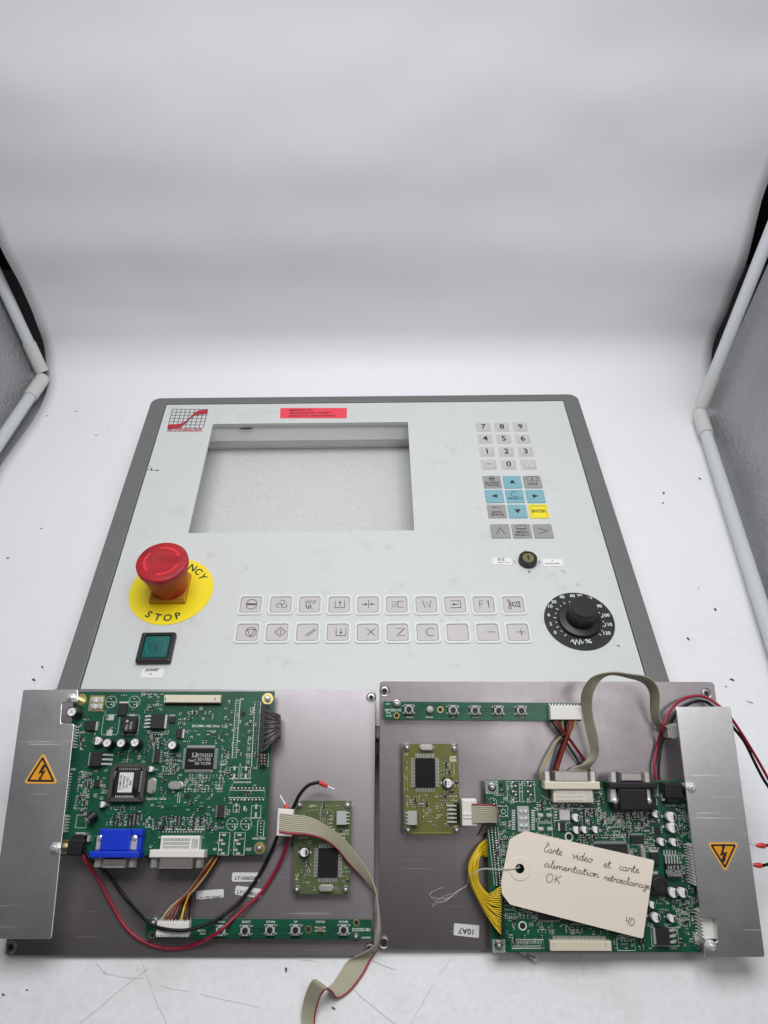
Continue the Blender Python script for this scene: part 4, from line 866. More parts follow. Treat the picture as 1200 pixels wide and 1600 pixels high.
B.pads([(361+i*5.65, 1231.7) for i in range(10)], 1.5); B.pads([(360.3+i*5.65, 1250) for i in range(10)], 1.5); B.rect(357.5, 1235, 414, 1246.5)
for u in (366.5, 384.5): B.rpad(u, 1200.5, 3, 6.5); B.rpad(u-.5, 1212.5, 3, 6.5); B.rect(u-8.5, 1199, u+7.5, 1216.5); B.poly_line([(u-9, 1216.5), (u+8, 1216.5)], .0005)
B.poly_line([(372, 1093), (375.5, 1093), (369, 1185), (362.5, 1185), (368.5, 1093), (372, 1093)])
for i in range(24): t = i/23; B.poly_line([(368.2-5.6*t, 1095+88*t), (374.6-5.6*t, 1095+88*t)], .00016)
B.rect(340.5, 1301, 359.5, 1336); B.rect(364.5, 1301, 383.5, 1336)
for u0 in (349, 373):
    for i, (du, v) in enumerate(((1, 1304.5), (-3.5, 1313), (-.5, 1318.5), (-5, 1328), (-1, 1333.5))): B.rpad(u0+du, v, 6.5, 3)
B.rect(401.5, 1282.5, 413, 1306.5); B.pads([(407.5, 1287+4.8*i) for i in range(4)], 1.3)
B.rpad(369.5, 1258, 3, 5.5); B.rpad(369.5, 1266, 3, 4); B.rect(364, 1258, 374.5, 1269); B.rpad(400.3, 1260.5, 3, 7); B.rpad(399.8, 1273, 3, 7); B.rect(392, 1259, 408, 1278); B.poly_line([(391, 1278), (408, 1278)], .0005); B.rpad(382, 1263, 3.2, 6.5)
B.rect(117.5, 1273.5, 137, 1293.5); B.rect(227.5, 1280, 239.5, 1292.5)
B.rpad(233.5, 1278, 3, 4); B.rpad(233, 1289.5, 3, 4)
B.rect(248, 1296.5, 320, 1308.5)
B.pads([(255+4.55*i, 1300) for i in range(14)], 1.25)
B.rect(277, 1238, 282, 1254)
# surface parts in the groups the photo shows
B.fill(118, 1122, 140, 1168, .7, seed=1); B.fill(113, 1205, 146, 1272, .9, seed=2, silk=.7); B.fill(157, 1196, 168, 1248, .75, False, 3); B.fill(190, 1172, 216, 1192, .6, True, 4); B.fill(166, 1253, 214, 1266, .95, True, 5, sot=0); B.fill(163, 1272, 222, 1296, .75, True, 6, sot=.5)
B.fill(248, 1276, 332, 1296, .85, True, 7, sot=.45); B.fill(286, 1210, 352, 1238, .92, True, 8, sot=0); B.fill(341, 1172, 358, 1212, .8, True, 9, sot=.05); B.fill(256, 1170, 284, 1212, .85, False, 10, sot=0); B.fill(232, 1142, 266, 1170, .75, None, 11); B.fill(218, 1082, 256, 1110, .4, False, 12); B.fill(276, 1112, 292, 1142, .5, False, 13); B.fill(285, 1142, 300, 1162, .6, False, 14)
B.fill(284, 1108, 338, 1120, .5, True, 15, sot=0, pitch=.0028); B.fill(382, 1104, 398, 1196, .6, False, 16, sot=.1); B.fill(322, 1258, 338, 1276, .7, False, 17, sot=0); B.fill(352, 1262, 362, 1276, .6, False, 18, sot=0); B.fill(162, 1104, 178, 1116, .5, False, 19, sot=0); B.fill(100, 1285, 116, 1302, .4, True, 20); B.fill(222, 1212, 232, 1245, .4, True, 21); B.fill(246, 1208, 262, 1222, .35, True, 22); B.fill(300, 1150, 345, 1162, .3, True, 23)
# copper
for i in range(5): B.bus([(284+i*10, 1121), (284+i*10, 1129), (292+i*6, 1140), (292+i*6, 1160)], 4, .0007, .00028)
B.bus([(166, 1268), (200, 1268), (226, 1250), (290, 1250), (312, 1237), (318, 1226)], 5, .0009, .0003); B.bus([(230, 1262), (300, 1262), (330, 1240), (345, 1226), (352, 1214)], 6, .0009, .0003); B.bus([(222, 1182), (236, 1196), (252, 1196), (262, 1186)], 3, .0009, .0003, True); B.bus([(215, 1200), (225, 1210), (225, 1245), (240, 1262), (320, 1266)], 3, .001, .0003, True)
B.bus([(340, 1100), (352, 1090), (362, 1085), (398, 1086), (405, 1092)], 3, .001, .0003, True); B.bus([(345, 1160), (350, 1168), (350, 1196), (362, 1206)], 3, .001, .0003); B.bus([(330, 1290), (345, 1282), (352, 1276)], 4, .0009, .0004, True); B.bus([(376, 1330), (386, 1318), (398, 1308)], 5, .0012, .0003, True); B.bus([(200, 1085), (222, 1090), (256, 1090)], 4, .0012, .0003); B.bus([(232, 1100), (240, 1112), (256, 1112), (262, 1118)], 3, .001, .0003, True); B.bus([(372, 1242), (380, 1237), (388, 1236)], 2, .001, .0004, True); B.bus([(420, 1215), (418, 1260), (410, 1275)], 2, .001, .0004, True)
B.bus([(185, 1290), (182, 1284), (182, 1276), (190, 1268)], 4, .001, .0003, True); B.bus([(240, 1325), (234, 1310), (238, 1300), (246, 1294)], 2, .0014, .0003, True)
B.fill(118, 1085, 410, 1330, .13, None, 120, .3, sot=.12); B.vias(260, 31, 120, 1085, 410, 1330); B.done()
bracket(FL, RL, [(36, 1077.5), (121.5, 1077.5), (121.5, 1097), (97, 1097.5), (94.5, 1130.5), (116, 1131), (80, 1467), (-18, 1467)], [(107, 1089), (82, 1325)], [(67.5, 1179), (39.5, 1222.5), (88, 1223)], False)
# small olive board
b2, bb = small_board(FL, RL, [(457, 1397), (547, 1397), (549.5, 1251), (461, 1251)], (512.5, 1348, 31, 46), (509, 1388, 24, 9.5), (475, 1332, 6.6), (526, 1267.5, 542, 1289), [(467.5, 1257.5), (543, 1258), (463.5, 1390), (540, 1390)], 'pcb_olive_dark', pi, 41, 'small olive circuit board half covered by the ribbon cable', [[(494.5+5.6*i, 1269.5) for i in range(5)], [(477, 1348+6.2*i) for i in range(5)]])
standoffs(FL, RL, [(468, 1258.5), (543, 1259), (464, 1391), (540, 1391)], HS0)
b2.fill(470, 1312, 500, 1326, .6, None, 42, .2); b2.fill(514, 1272, 546, 1312, .85, None, 43, .2); b2.fill(535, 1352, 546, 1380, .6, False, 44, .2); b2.fill(462, 1318, 470, 1340, .6, True, 45, .2); b2.fill(480, 1342, 488, 1362, .5, False, 46, .2); b2.fill(525, 1258, 537, 1266, .7, False, 47, .2); b2.fill(488, 1385, 495, 1392, .9, True, 48, 0); b2.fill(520, 1383, 530, 1392, .8, True, 49, 0)
b2.bus([(480, 1264), (500, 1262), (520, 1262)], 2, .002, .0004); b2.bus([(508, 1278), (508, 1296), (514, 1304)], 3, .0016, .0004); b2.fill(462, 1256, 545, 1394, .24, None, 130, .15, sot=.1); b2.txt('Z', 464, 1371, 7, 6); b2.vias(40, 50, 462, 1255, 545, 1395); b2.done('silk_olive', 'trace_olive', 'pcb_olive')
# button strip
b3 = Board(FL, RL, 'button_board', [(227, 1466), (582, 1468.5), (581, 1436.5), (228.5, 1435)], .0045, .0061, 'pcb_green', 'long narrow green button board printed DCOSD-001')
for u, v in ((344.7, 1454), (383, 1454), (421.7, 1453), (461.7, 1453), (537, 1453)): b3.button(u, v)
x, y = b3.p(500, 1452, .001); a = MB(); a.mat(0).rbox(x, y, .0032, .0026, b3.h, b3.h+.0016); a.mat(1)
for sx in (-1, 1):
    for sy in (-1, 1): a.rbox(x+sx*.0024, y+sy*.0009, .0018, .0008, b3.h, b3.h+.0004)
a.build('status_light', [M['tan_part'], M['tin']], b3.o); b3.use(x, y, .008, .005)
b3.hole(482, 1452, 3.6, 'gold'); b3.hole(556.8, 1441.7, 3.5, 'gold'); b3.hole(238, 1461, 3.4, 'gold'); b3.screw(556, 1463.5, 3.6); b3.screw(239, 1442, 4.6); standoffs(FL, RL, [(556, 1464), (239, 1443)], .0045)
for t, u in (('MENU', 346.5), ('SELECT', 385), ('DOWN', 423), ('UP', 462), ('STATUS', 500.5), ('POWER', 537)): b3.txt(t, u, 1440.3, 3.1)
b3.txt('DCOSD-001', 564.5, 1452.5, 4.6, 28); b3.txt('LEADFREE', 572, 1465, 2.4, 14); b3.txt('NLD1A', 315.5, 1454, 3, 13); b3.txt('0632', 316.5, 1458.8, 3, 9)
b3.conn(247.5, 1438.5, 299.5, 1459.5, .0062, 'white_plastic', 'TB', 12)
b3.bus([(395, 1453), (412, 1453)], 2, .0014, .0005, True); b3.bus([(432, 1452), (452, 1452)], 2, .0014, .0005, True); b3.bus([(514, 1460), (522, 1452), (528, 1452)], 2, .0012, .0004, True); b3.bus([(300, 1463), (480, 1464), (530, 1464)], 2, .0012, .0004, True); b3.bus([(305, 1441), (335, 1441)], 2, .001, .0004); b3.done()
# stickers
def sticker(fr, root, pts, mat='white_sticker', h=.0001, r=.0012, label=None):
    p = roundpoly([fr.px(u, v, h) for u, v in pts], r)
    o = MB().prism(p, h, h+.0002).build('label', M[mat], root); return tag(o, label) if label else o
def line_text(fr, t, a, b, hpx, h, parent, mat='ink'):
    A, Bq = Vector(fr.px(*a, h)), Vector(fr.px(*b, h)); k = (Bq-A).length/hypot(b[0]-a[0], b[1]-a[1]); c = (A+Bq)/2; d = Bq-A
    m_ = MB(); m_.text(t, c.x, c.y, hpx*k, h, ang=atan2(d.y, d.x), wid=d.length); m_.build('lettering', M[mat], parent)
s_ = sticker(FL, PLL, [(362, 1377.5), (405, 1377.5), (406.5, 1363.5), (363, 1363)], label='white label printed LY16060260'); line_text(FL, 'LY16060260', (367.5, 1371.8), (404, 1372), 5.2, .0004, s_)
s_ = sticker(FL, PLL, [(306.5, 1406), (349.5, 1402.5), (350, 1389), (306.5, 1392)], label='white label printed LY17010043 along its lower edge'); line_text(FL, 'LY17010043', (309, 1404), (346, 1401.2), 4.4, .0004, s_)
s_ = sticker(FL, PLL, [(366.5, 1397.5), (408, 1403.5), (411.5, 1389.5), (369, 1383.5)], label='white label printed LY12080101'); line_text(FL, 'LY12080101', (371, 1393.2), (407.5, 1398.5), 5.2, .0004, s_)

# ================================================================= right assembly (turned half round)
RR = empty('display_backplate', FRR, 'bright brushed metal backplate whose circuit board lies under the paper tag', 'backplate')
PLR = plate(FRR, RR, [(601, 1079.5), (1103.5, 1083.5), (600, 1472)])
for fx in (.02, .20):
    MB().lathe(fx, .140, [(.004, -.034), (.004, -PT)], 16).build('rear_spacer', M['nickel'], RR)
C = Board(FRR, RR, 'circuit_board', [(768, 1487.5), (1096, 1487.5), (1080, 1219), (758.5, 1219)], HP0, HP, 'pcb_green', flip=pi)
standoffs(FRR, RR, [(769, 1231), (780, 1478)], HP0)
dvi(C, 847, 1220, 930.5, 1245, 1, 'beige_plastic', 0, 0); vga(C, 942, 1016.5, 1220, 1, 'vga_black')
a = MB(); x0, y0 = C.p(1032, 1253); x1, y1 = C.p(1057, 1222); a.box(x0, y0+.003, HP, x1, y1, HP+.0095, .0004); a.box(x0+.002, y0, HP, x1-.002, y0+.006, HP+.0065, .0004); a.build('power_socket', M['vga_black'], C.o, bevel=.0003); C.use((x0+x1)/2, (y0+y1)/2, x1-x0, y1-y0)
a = MB(); xx, yy = C.p(1033, 1245); a.rbox(xx, yy, .0018, .0040, HP, HP+.004); a.build('socket_terminal', M['tin'], C.o)
C.conn(858, 1468, 952, 1483, .0042, 'beige_plastic', '', 1, 'flat_cable_connector')
a = MB(); x0, y0 = C.p(864, 1466); x1, _ = C.p(945, 1466)
for i in range(40): a.rbox(x0+(x1-x0)*i/39, y0+.0004, .00036, .0020, HP, HP+.0008)
for u in (865, 946): xx, yy = C.p(u, 1475, .004); a.rbox(xx, yy, .0006, .0022, HP+.0042, HP+.0043)
tag(a.build('contact_pins', M['tin'], C.o), kind='stuff')
C.conn(1079, 1317, 1090, 1380, .0085, 'white_plastic', 'L', 14); C.conn(1092, 1418, 1113, 1461, .0085, 'white_plastic', 'L', 8)
C.chip(1047, 1253.5-0, 1, 1, '', .0003)
# pin field on the left edge
p = [C.p(763.5, 1292), C.p(777, 1292), C.p(787, 1382), C.p(773, 1382)]
for r in range(24):
    t = r/23; v = 1293+90*t
    if 1290 < v < 1384: C.pads([(768+5.2*t*1.6, v), (773.5+5.2*t*1.6, v+1)], 1.35)
C.pads([(771.5, 1250.5), (772, 1256), (772.5, 1261)], 1.3); C.poly_line([(764, 1249), (768, 1247), (772, 1247), (776, 1251), (777, 1262)])
C.poly_line([(763, 1296), (772.5, 1384)], .00025); C.poly_line([(777.5, 1292), (787, 1384)], .00025)
a = MB(); pts = [C.p(781, 1384), C.p(784.5, 1384), C.p(788, 1462), C.p(782.5, 1464)]; pts = [C.p(779, 1462), C.p(785, 1462), C.p(783, 1383), C.p(777.5, 1383)]; a.prism(pts, HP, HP+.006, .0003); a.build('pin_header', M['black_plastic'], C.o); xx, yy = C.p(781, 1422); C.use(xx, yy, .004, .034)
# solder bridge block and parts along the top
x, y = C.p(817.5, 1279.5); k = C.k(817, 1280); a = MB(); a.mat(0).prism(rrect(x, y, 18.5*k, 37*k, .0004, 2), HP, HP+.0012, .0003); a.mat(1)
for sx in (-1, 1):
    for i in range(3): a.prism(rrect(x+sx*3.7*k, y+(10.5-10.5*i)*k, 6*k, 5.4*k, .0007, 3), HP+.0012, HP+.0024, .0008)
a.build('solder_block', [M['label_grey'], M['solder']], C.o); C.use(x, y, 34*k, 39*k)
for sx in (-1, 1):
    for i in range(9): xx, yy = C.p(817.5+sx*15.3, 1266.5+3.6*i); C.smd.mat(0).rbox(xx, yy, .0022, .0008, HP, HP+.0003)
for u, v, w_, h_ in ((844.5, 1274, 9, 6), (858, 1274, 9, 6), (845, 1295.5, 9.5, 6), (859.5, 1295.5, 9.5, 6)):
    x, y = C.p(u, v); k = C.k(u, v); MB().prism(rrect(x, y, w_*k, h_*k, .0008, 3), HP, HP+.0013, .0008).build('solder_pad', M['solder'], C.o); C.use(x, y, w_*k, h_*k)
C.rect(841, 1265, 860.5, 1284); C.rect(841.5, 1286, 862, 1307)
x, y = C.p(882, 1273); k = C.k(882, 1273); MB().prism(rrect(x, y, 17*k, 16*k, .0003, 2), HP, HP+.0008, .0003).build('solder_pad', M['solder'], C.o); C.use(x, y, 19*k, 18*k); C.rect(866, 1265, 893, 1282); [C.rpad(868.5, 1268.5+4.5*i, 3.5, 2.4) for i in range(3)]
C.chip(879.5, 1292.5, 8, 12.5, 'R', .0018, 'L', 3, name='transistor')
for u, v, r in ((901, 1278, 5.8), (901.7, 1297.5, 5.4), (914.3, 1297, 5.0), (931.7, 1297, 5.0), (1025.5, 1272, 5.6), (1050, 1277, 7.6), (1051.7, 1293.5, 7.6), (1035, 1316, 5.6), (1054, 1316.5, 5.6), (1053, 1395.5, 7.0), (1068, 1395.5, 7.0), (1020, 1414.5, 4.8), (1026, 1434.5, 6.8), (1051, 1436, 5.2)): C.cap(u, v, r, .0056, 'can')
C.hole(889, 1307.5, 4.6, 'silk'); C.hole(816.5, 1446.5, 4.6, 'silk'); C.hole(782, 1227, 2.2, 'hole_dark'); C.hole(793.5, 1473.5, 1.7)
C.chip(1021, 1253.5, 9, 10, 'LR', .0015, '', 4); C.chip(1027.5, 1297, 10, 11, 'LR', .0015, '', 4); C.chip(996, 1312, 19, 13, 'TB', .0016, '', 8); C.chip(955, 1330, 52, 22, 'LRTB', .0018, '', [26, 10], plen=.0015); C.chip(858, 1428, 34, 20, 'LRTB', .0018, '', [18, 8], plen=.0012); C.chip(908, 1434, 34, 18, 'B', .0018, '', 16, plen=.0012)
C.chip(1023.5, 1342, 12.5, 20, '', .0024, 'T', name='diode'); C.chip(1053, 1361, 22, 22, 'T', .0044, '', 5, text=[('14 F 5', 0, .25, .0022, pi), ('DISCAN7', 0, -.02, .0018, pi), ('YO4200S', 0, -.26, .0018, pi)], plen=.0070, name='regulator')
C.chip(1036.5, 1464, 20, 27, 'R', .0042, 'L', 3, plen=.0050, name='regulator'); C.rect(1019, 1449, 1058, 1478)
x, y = C.p(1030, 1383, .005); k = C.k(1030, 1383); a = MB(); a.mat(0).prism(rrect(x, y, 27*k, 28*k, .003, 5), HP, HP+.0045, .0006); a.lathe(x, y, [(11.5*k, HP+.0045), (11.5*k, HP+.0058), (10*k, HP+.006), (9.4*k, HP+.0054)], 28); a.mat(1).rbox(x-.001, y+15*k, .0044, .0018, HP, HP+.001); a.mat(2).line([(x-8*k, y-5*k), (x+7*k, y+6*k)], .0012, HP+.0056); a.build('inductor', [M['chip_black'], M['tin'], M['hole_dark']], C.o); C.use(x, y, 30*k, 34*k)
a = MB(); x, y = C.p(1003, 1331); k = C.k(1003, 1331); a.prism(rrect(x, y, 8*k, 20*k, 3.9*k, 5), HP, HP+.0032, .0006); a.build('crystal', M['nickel'], C.o); C.use(x, y, 9*k, 21*k)
C.screw(769.3, 1230, 4.6); C.screw(780, 1477.5, 4.8)
for cu, cv in ((768.5, 1230), (779.5, 1478)):
    C.rect(cu-9, cv-9.5, cu+9, cv+9.5)
    for i in range(9):
        s1 = -8+2*i; C.poly_line([(cu-9 if s1 < 0 else cu-9+s1*2, cv+(9.5 if s1 >= 0 else 9.5+s1*2)), (cu+9+(s1*2 if s1 < 0 else 0), cv-9.5+(s1*2 if s1 > 0 else 0))], .00035)
x, y = C.p(1097, 1467, .001); a = MB(); a.lathe(x, y, [(.0044, HP+.0001), (.0042, HP+.0003), (.0028, HP+.0003)], 24); a.build('mounting_ring', M['tin'], C.o)
for u0 in (793, 816.5):
    C.rect(u0, 1221, u0+18, 1252); C.pads([(u0+8, 1222.5), (u0+12.5, 1228.5), (u0+8.5, 1237), (u0+13, 1242), (u0+8.5, 1250)], 2.0)
C.rect(853, 1249, 929, 1263); C.pads([(859.3+4.5*i, 1255.3) for i in range(16)], 1.4); C.poly_line([(845, 1242), (850, 1246), (854, 1246)])
C.rect(778, 1260, 793, 1276); x, y = C.p(786.5, 1268); C.silk.line(circ(x, y, .0014, 18), .0003, HP+.0001, True); C.pads([(781, 1259.5), (790.5, 1259.5), (781.5, 1275), (791, 1275)], 1.5); C.use(x, y, .007, .007)
C.rect(800, 1468, 849, 1482); [C.poly_line([(802+2.2*i, 1469), (802+2.2*i, 1475)], .0002) for i in range(21)]; [C.poly_line([(801+2.2*i, 1481), (804+2.2*i, 1476.5)], .0002) for i in range(20)]
C.rect(965, 1463, 991, 1485); C.poly_line([(965, 1467), (991, 1467)]); C.pads([(972+4.5*i, 1470) for i in range(4)], 1.2); C.rect(928, 1238, 938, 1252); C.rect(1014, 1230, 1027, 1243)
# surface parts
C.fill(788, 1282, 803, 1296, .8, True, 61); C.fill(780, 1296, 797, 1312, .85, False, 62); C.fill(779, 1308, 796, 1345, .9, False, 63, .3, sot=0); C.fill(784, 1345, 792, 1382, .9, False, 64, .3, sot=0); C.fill(788, 1398, 806, 1438, .92, False, 65, .3, sot=0); C.fill(810, 1420, 832, 1436, .8, True, 66, sot=0); C.fill(838, 1449, 866, 1460, .95, True, 67, .3, sot=0); C.fill(882, 1449, 912, 1460, .95, True, 68, .3, sot=0)
C.fill(910, 1264, 946, 1288, .85, True, 69, .7, sot=.5); C.fill(947, 1258, 982, 1276, .9, True, 70, .8, sot=.25); C.fill(984, 1262, 1014, 1282, .85, True, 71, .8); C.fill(947, 1276, 984, 1302, .85, False, 72, 1, sot=0); C.fill(984, 1284, 1010, 1300, .9, True, 73, .6); C.fill(905, 1303, 984, 1318, .98, True, 74, .6, sot=0, pitch=.0019); C.fill(1007, 1302, 1026, 1328, .9, None, 75, .6); C.fill(1010, 1280, 1042, 1302, .7, None, 76, .5); C.fill(1012, 1320, 1040, 1332, .8, None, 77, .5, sot=.4)
C.fill(1036, 1255, 1076, 1270, .75, None, 78, .6, sot=0); C.fill(1060, 1270, 1078, 1345, .72, False, 79, .8, sot=0); C.fill(1062, 1340, 1080, 1390, .75, None, 80, .8, sot=.1); C.fill(1042, 1400, 1086, 1450, .72, None, 81, .7); C.fill(1015, 1402, 1045, 1448, .4, None, 82, .5); C.fill(836, 1252, 850, 1265, .8, True, 83, .8); C.fill(905, 1318, 930, 1340, .5, None, 84); C.fill(1080, 1385, 1092, 1416, .6, False, 85, .5); C.fill(895, 1264, 908, 1272, .4, True, 86); C.fill(1018, 1225, 1030, 1246, .5, None, 87, 1); C.fill(886, 1282, 896, 1302, .6, False, 88)
C.bus([(940, 1300), (940, 1290), (948, 1282), (948, 1272)], 4, .0009, .0003); C.bus([(905, 1320), (985, 1320)], 4, .0009, .0003, True); C.bus([(795, 1256), (838, 1256)], 3, .0014, .0003, True); C.bus([(800, 1455), (830, 1455), (842, 1464)], 4, .0012, .0003); C.bus([(920, 1482), (960, 1482), (966, 1476)], 2, .0012, .0004, True); C.bus([(1000, 1484), (1070, 1484)], 2, .0014, .0004, True); C.bus([(1066, 1270), (1066, 1340)], 3, .0012, .0003, True); C.bus([(800, 1484), (850, 1484)], 2, .0012, .0003)
C.fill(780, 1224, 1078, 1484, .34, None, 121, .35, sot=.12); C.vias(200, 90, 765, 1222, 1080, 1485); C.done()
bracket(FRR, RR, [(1056, 1104.5), (1141.5, 1104), (1195.5, 1495.5), (1101, 1495.5), (1099.5, 1473), (1122, 1472), (1119, 1434), (1095.5, 1434)], [(1084.5, 1231.5), (1115, 1481)], [(1107, 1318), (1152, 1318), (1133, 1360)], True)
p = [FRR.P(824, 1482, .0005), FRR.P(843, 1490, .0005), FRR.P(838, 1502, .0005), FRR.P(810, 1489.5, .0005)]
b2, bb = small_board(FRR, RR, [(631, 1303.5), (719, 1303.5), (715.5, 1162.5), (629, 1162.5)], (664.5, 1207.5, 31, 46), (666.5, 1168, 22.5, 9), (700, 1224, 6.8), (636.5, 1267, 651, 1288), [(636, 1168), (709.7, 1168.7), (637.5, 1296.7), (713.3, 1296.7)], 'pcb_olive', 0, 51, 'small olive circuit board standing free on four nuts', [[(662+5.6*i, 1284) for i in range(5)], [(697.5, 1184+6*i) for i in range(5)]])
standoffs(FRR, RR, [(636, 1169), (710, 1169.5), (638, 1297.5), (713, 1297.5)], HS0)
b2.fill(634, 1242, 664, 1268, .85, None, 52, .1, sot=.15); b2.fill(666, 1254, 678, 1274, .6, None, 53, .1); b2.fill(682, 1234, 714, 1254, .9, None, 54, .2); b2.fill(682, 1254, 698, 1276, .5, None, 55, .2); b2.fill(632, 1184, 640, 1200, .7, True, 56, 0); b2.fill(652, 1268, 660, 1282, .5, True, 57, 0); b2.fill(688, 1194, 694, 1214, .7, False, 58, 0); b2.fill(664, 1238, 680, 1248, .6, True, 59, 0); b2.fill(643, 1288, 654, 1298, .6, False, 60, 0)
a = MB(); x0, y0 = b2.p(701, 1286); x1, y1 = b2.p(722, 1256)
for i in range(5):
    yy = y0+(y1-y0)*(.08+.21*i); a.mat(1).rbox(x0+.002, yy, .006, .0009, HS, HS+.0022); a.mat(0).rbox(x0+.0055, yy+.0011, .0035, .0011, HS, HS+.0025)
a.mat(2).box(x1-.0022, y0-.0005, HS, x1+.0035, y1+.0005, HS+.0062, .0003); a.build('pin_header', [M['chip_black'], M['tin'], M['pcb_olive_dark']], b2.o)
b2.fill(633, 1166, 714, 1292, .22, None, 131, .15, sot=.1); x, y = b2.p(708, 1186, 0); b2.silk.flat(rrect(x, y, .0042, .0034), HS+.0001); b2.rect(703, 1192, 709, 1211)
b2.bus([(670, 1262), (670, 1278), (676, 1282)], 3, .0018, .0004); b2.bus([(684, 1180), (692, 1186), (694, 1190)], 2, .0016, .0004, True); b2.bus([(634, 1238), (634, 1210), (640, 1205)], 2, .0018, .0005); b2.bus([(645, 1301), (705, 1301)], 1, .001, .0005); b2.vias(45, 63, 633, 1165, 714, 1300); b2.done('silk_olive', 'trace_olive', 'pcb_olive_dark')
b3 = Board(FRR, RR, 'button_board', [(599, 1123.5), (908, 1127), (908, 1098.5), (599.5, 1096)], .0045, .0061, 'pcb_green', 'narrow green button board above the small olive board', flip=pi)
for u, v in ((639, 1108), (708, 1109), (742.5, 1109.5), (779.3, 1109.7), (814.8, 1109.8)): b3.button(u, v)
x, y = b3.p(672, 1108.7, .002); MB().lathe(x, y, [(.0024, b3.h), (.0024, b3.h+.0018), (.0019, b3.h+.0028), (.0008, b3.h+.0032)], 20).build('status_light', M['label_grey'], b3.o, smooth=True)
b3.hole(688, 1108.7, 3.4, 'gold'); b3.hole(619.7, 1118, 3.2, 'gold'); b3.screw(620, 1099.5, 4.6); standoffs(FRR, RR, [(620, 1100)], .0045)
b3.txt('DCOSD-001', 614, 1109.5, 4, 25); b3.txt('NLD1A', 607.5, 1118.5, 2.4, 9); b3.txt('0632', 607, 1114, 2.2, 7); b3.txt('LEAD', 606, 1100, 2.2, 7)
for t, u in (('POWER', 640), ('STATUS', 671), ('UP', 708), ('DOWN', 743), ('SELECT', 779), ('MENU', 815)): b3.txt(t, u, 1120.5, 2.4)
b3.bus([(650, 1114), (660, 1103), (690, 1102)], 2, .001, .0004, True); b3.bus([(718, 1109), (734, 1109)], 2, .0014, .0005, True); b3.bus([(752, 1109.5), (770, 1109.5)], 2, .0014, .0005, True); b3.bus([(788, 1109.5), (806, 1109.5)], 2, .0014, .0005, True); b3.bus([(826, 1112), (840, 1118), (856, 1118)], 2, .0012, .0004); b3.bus([(630, 1123), (850, 1123)], 1, .001, .0004)
b3.conn(857.5, 1104, 904.5, 1124.5, .0062, 'white_plastic', 'T', 10); b3.done()
s_ = sticker(FRR, PLR, [(708.5, 1461), (748, 1465.5), (749, 1446), (709.5, 1442.5)], r=.0006, label='white label printed 10A7 upside down'); line_text(FRR, '10A7', (739.8, 1456.5), (716.3, 1454), 8.2, .0004, s_)
pts = [(818, 1487.5), (842, 1492), (837.5, 1502), (810, 1488)]
s_ = sticker(FRR, PLR, pts, h=.003, r=.0003, label='strip of white label sticking out below the circuit board'); line_text(FRR, 'IIIIIIIII', (822, 1492), (838, 1497), 5, .0033, s_)

# ================================================================= cables
def wire(root, fr, pts, r, mat, name='wire', k=6, n=8): return MB().tube(path(fr, pts, k), r, n).build(name, M[mat], root, auto=.9)
def ferrule(root, fr, a, b, c, r=.0017):
    A, Bq, Cq = fr.P(*a), fr.P(*b), fr.P(*c); m_ = MB(); d = (Bq-A); m_.mat(0).tube([A, A+d*.15, A+d*.6, Bq], [r*.8, r, r*.9, r*.55], 12); m_.mat(1).tube([Bq-d*.05, Cq], .00045, 8); return m_.build('ferrule', [M['ferrule_red'], M['tin']], root, auto=.6)
e = empty('power_lead', FL, 'thick red and black power wires with red crimp ends on the dark backplate', 'wire')
wire(e, FL, [(128, 1330, .013), (133, 1344, .012), (150, 1368, .006), (170, 1405, .003), (187, 1436, .0018), (206, 1459, .0018), (232, 1475, .0018), (263, 1482, .0018), (300, 1478, .0018), (340, 1457, .010), (372, 1428, .006), (408, 1395, .003), (432, 1358, .003), (446, 1326, .006), (452, 1300, .009), (450, 1276, .011)], .00105, 'wire_red')
wire(e, FL, [(133, 1330, .013), (142, 1345, .012), (166, 1363, .006), (196, 1402, .003), (224, 1434, .010), (240, 1447, .0125), (270, 1453.5, .0145), (300, 1452, .0135), (332, 1440, .011), (352, 1428, .007), (378, 1405, .003), (405, 1367, .002), (424, 1330, .003), (433, 1308, .007), (444, 1284, .009), (458, 1262, .013), (468, 1242, .015), (482, 1227, .016), (499, 1222, .016)], .0011, 'wire_black')
ferrule(e, FL, (499, 1222, .016), (512, 1229, .0155), (522, 1233.5, .015)); ferrule(e, FL, (449, 1265, .0135), (446, 1257, .0135), (437.5, 1243, .013))
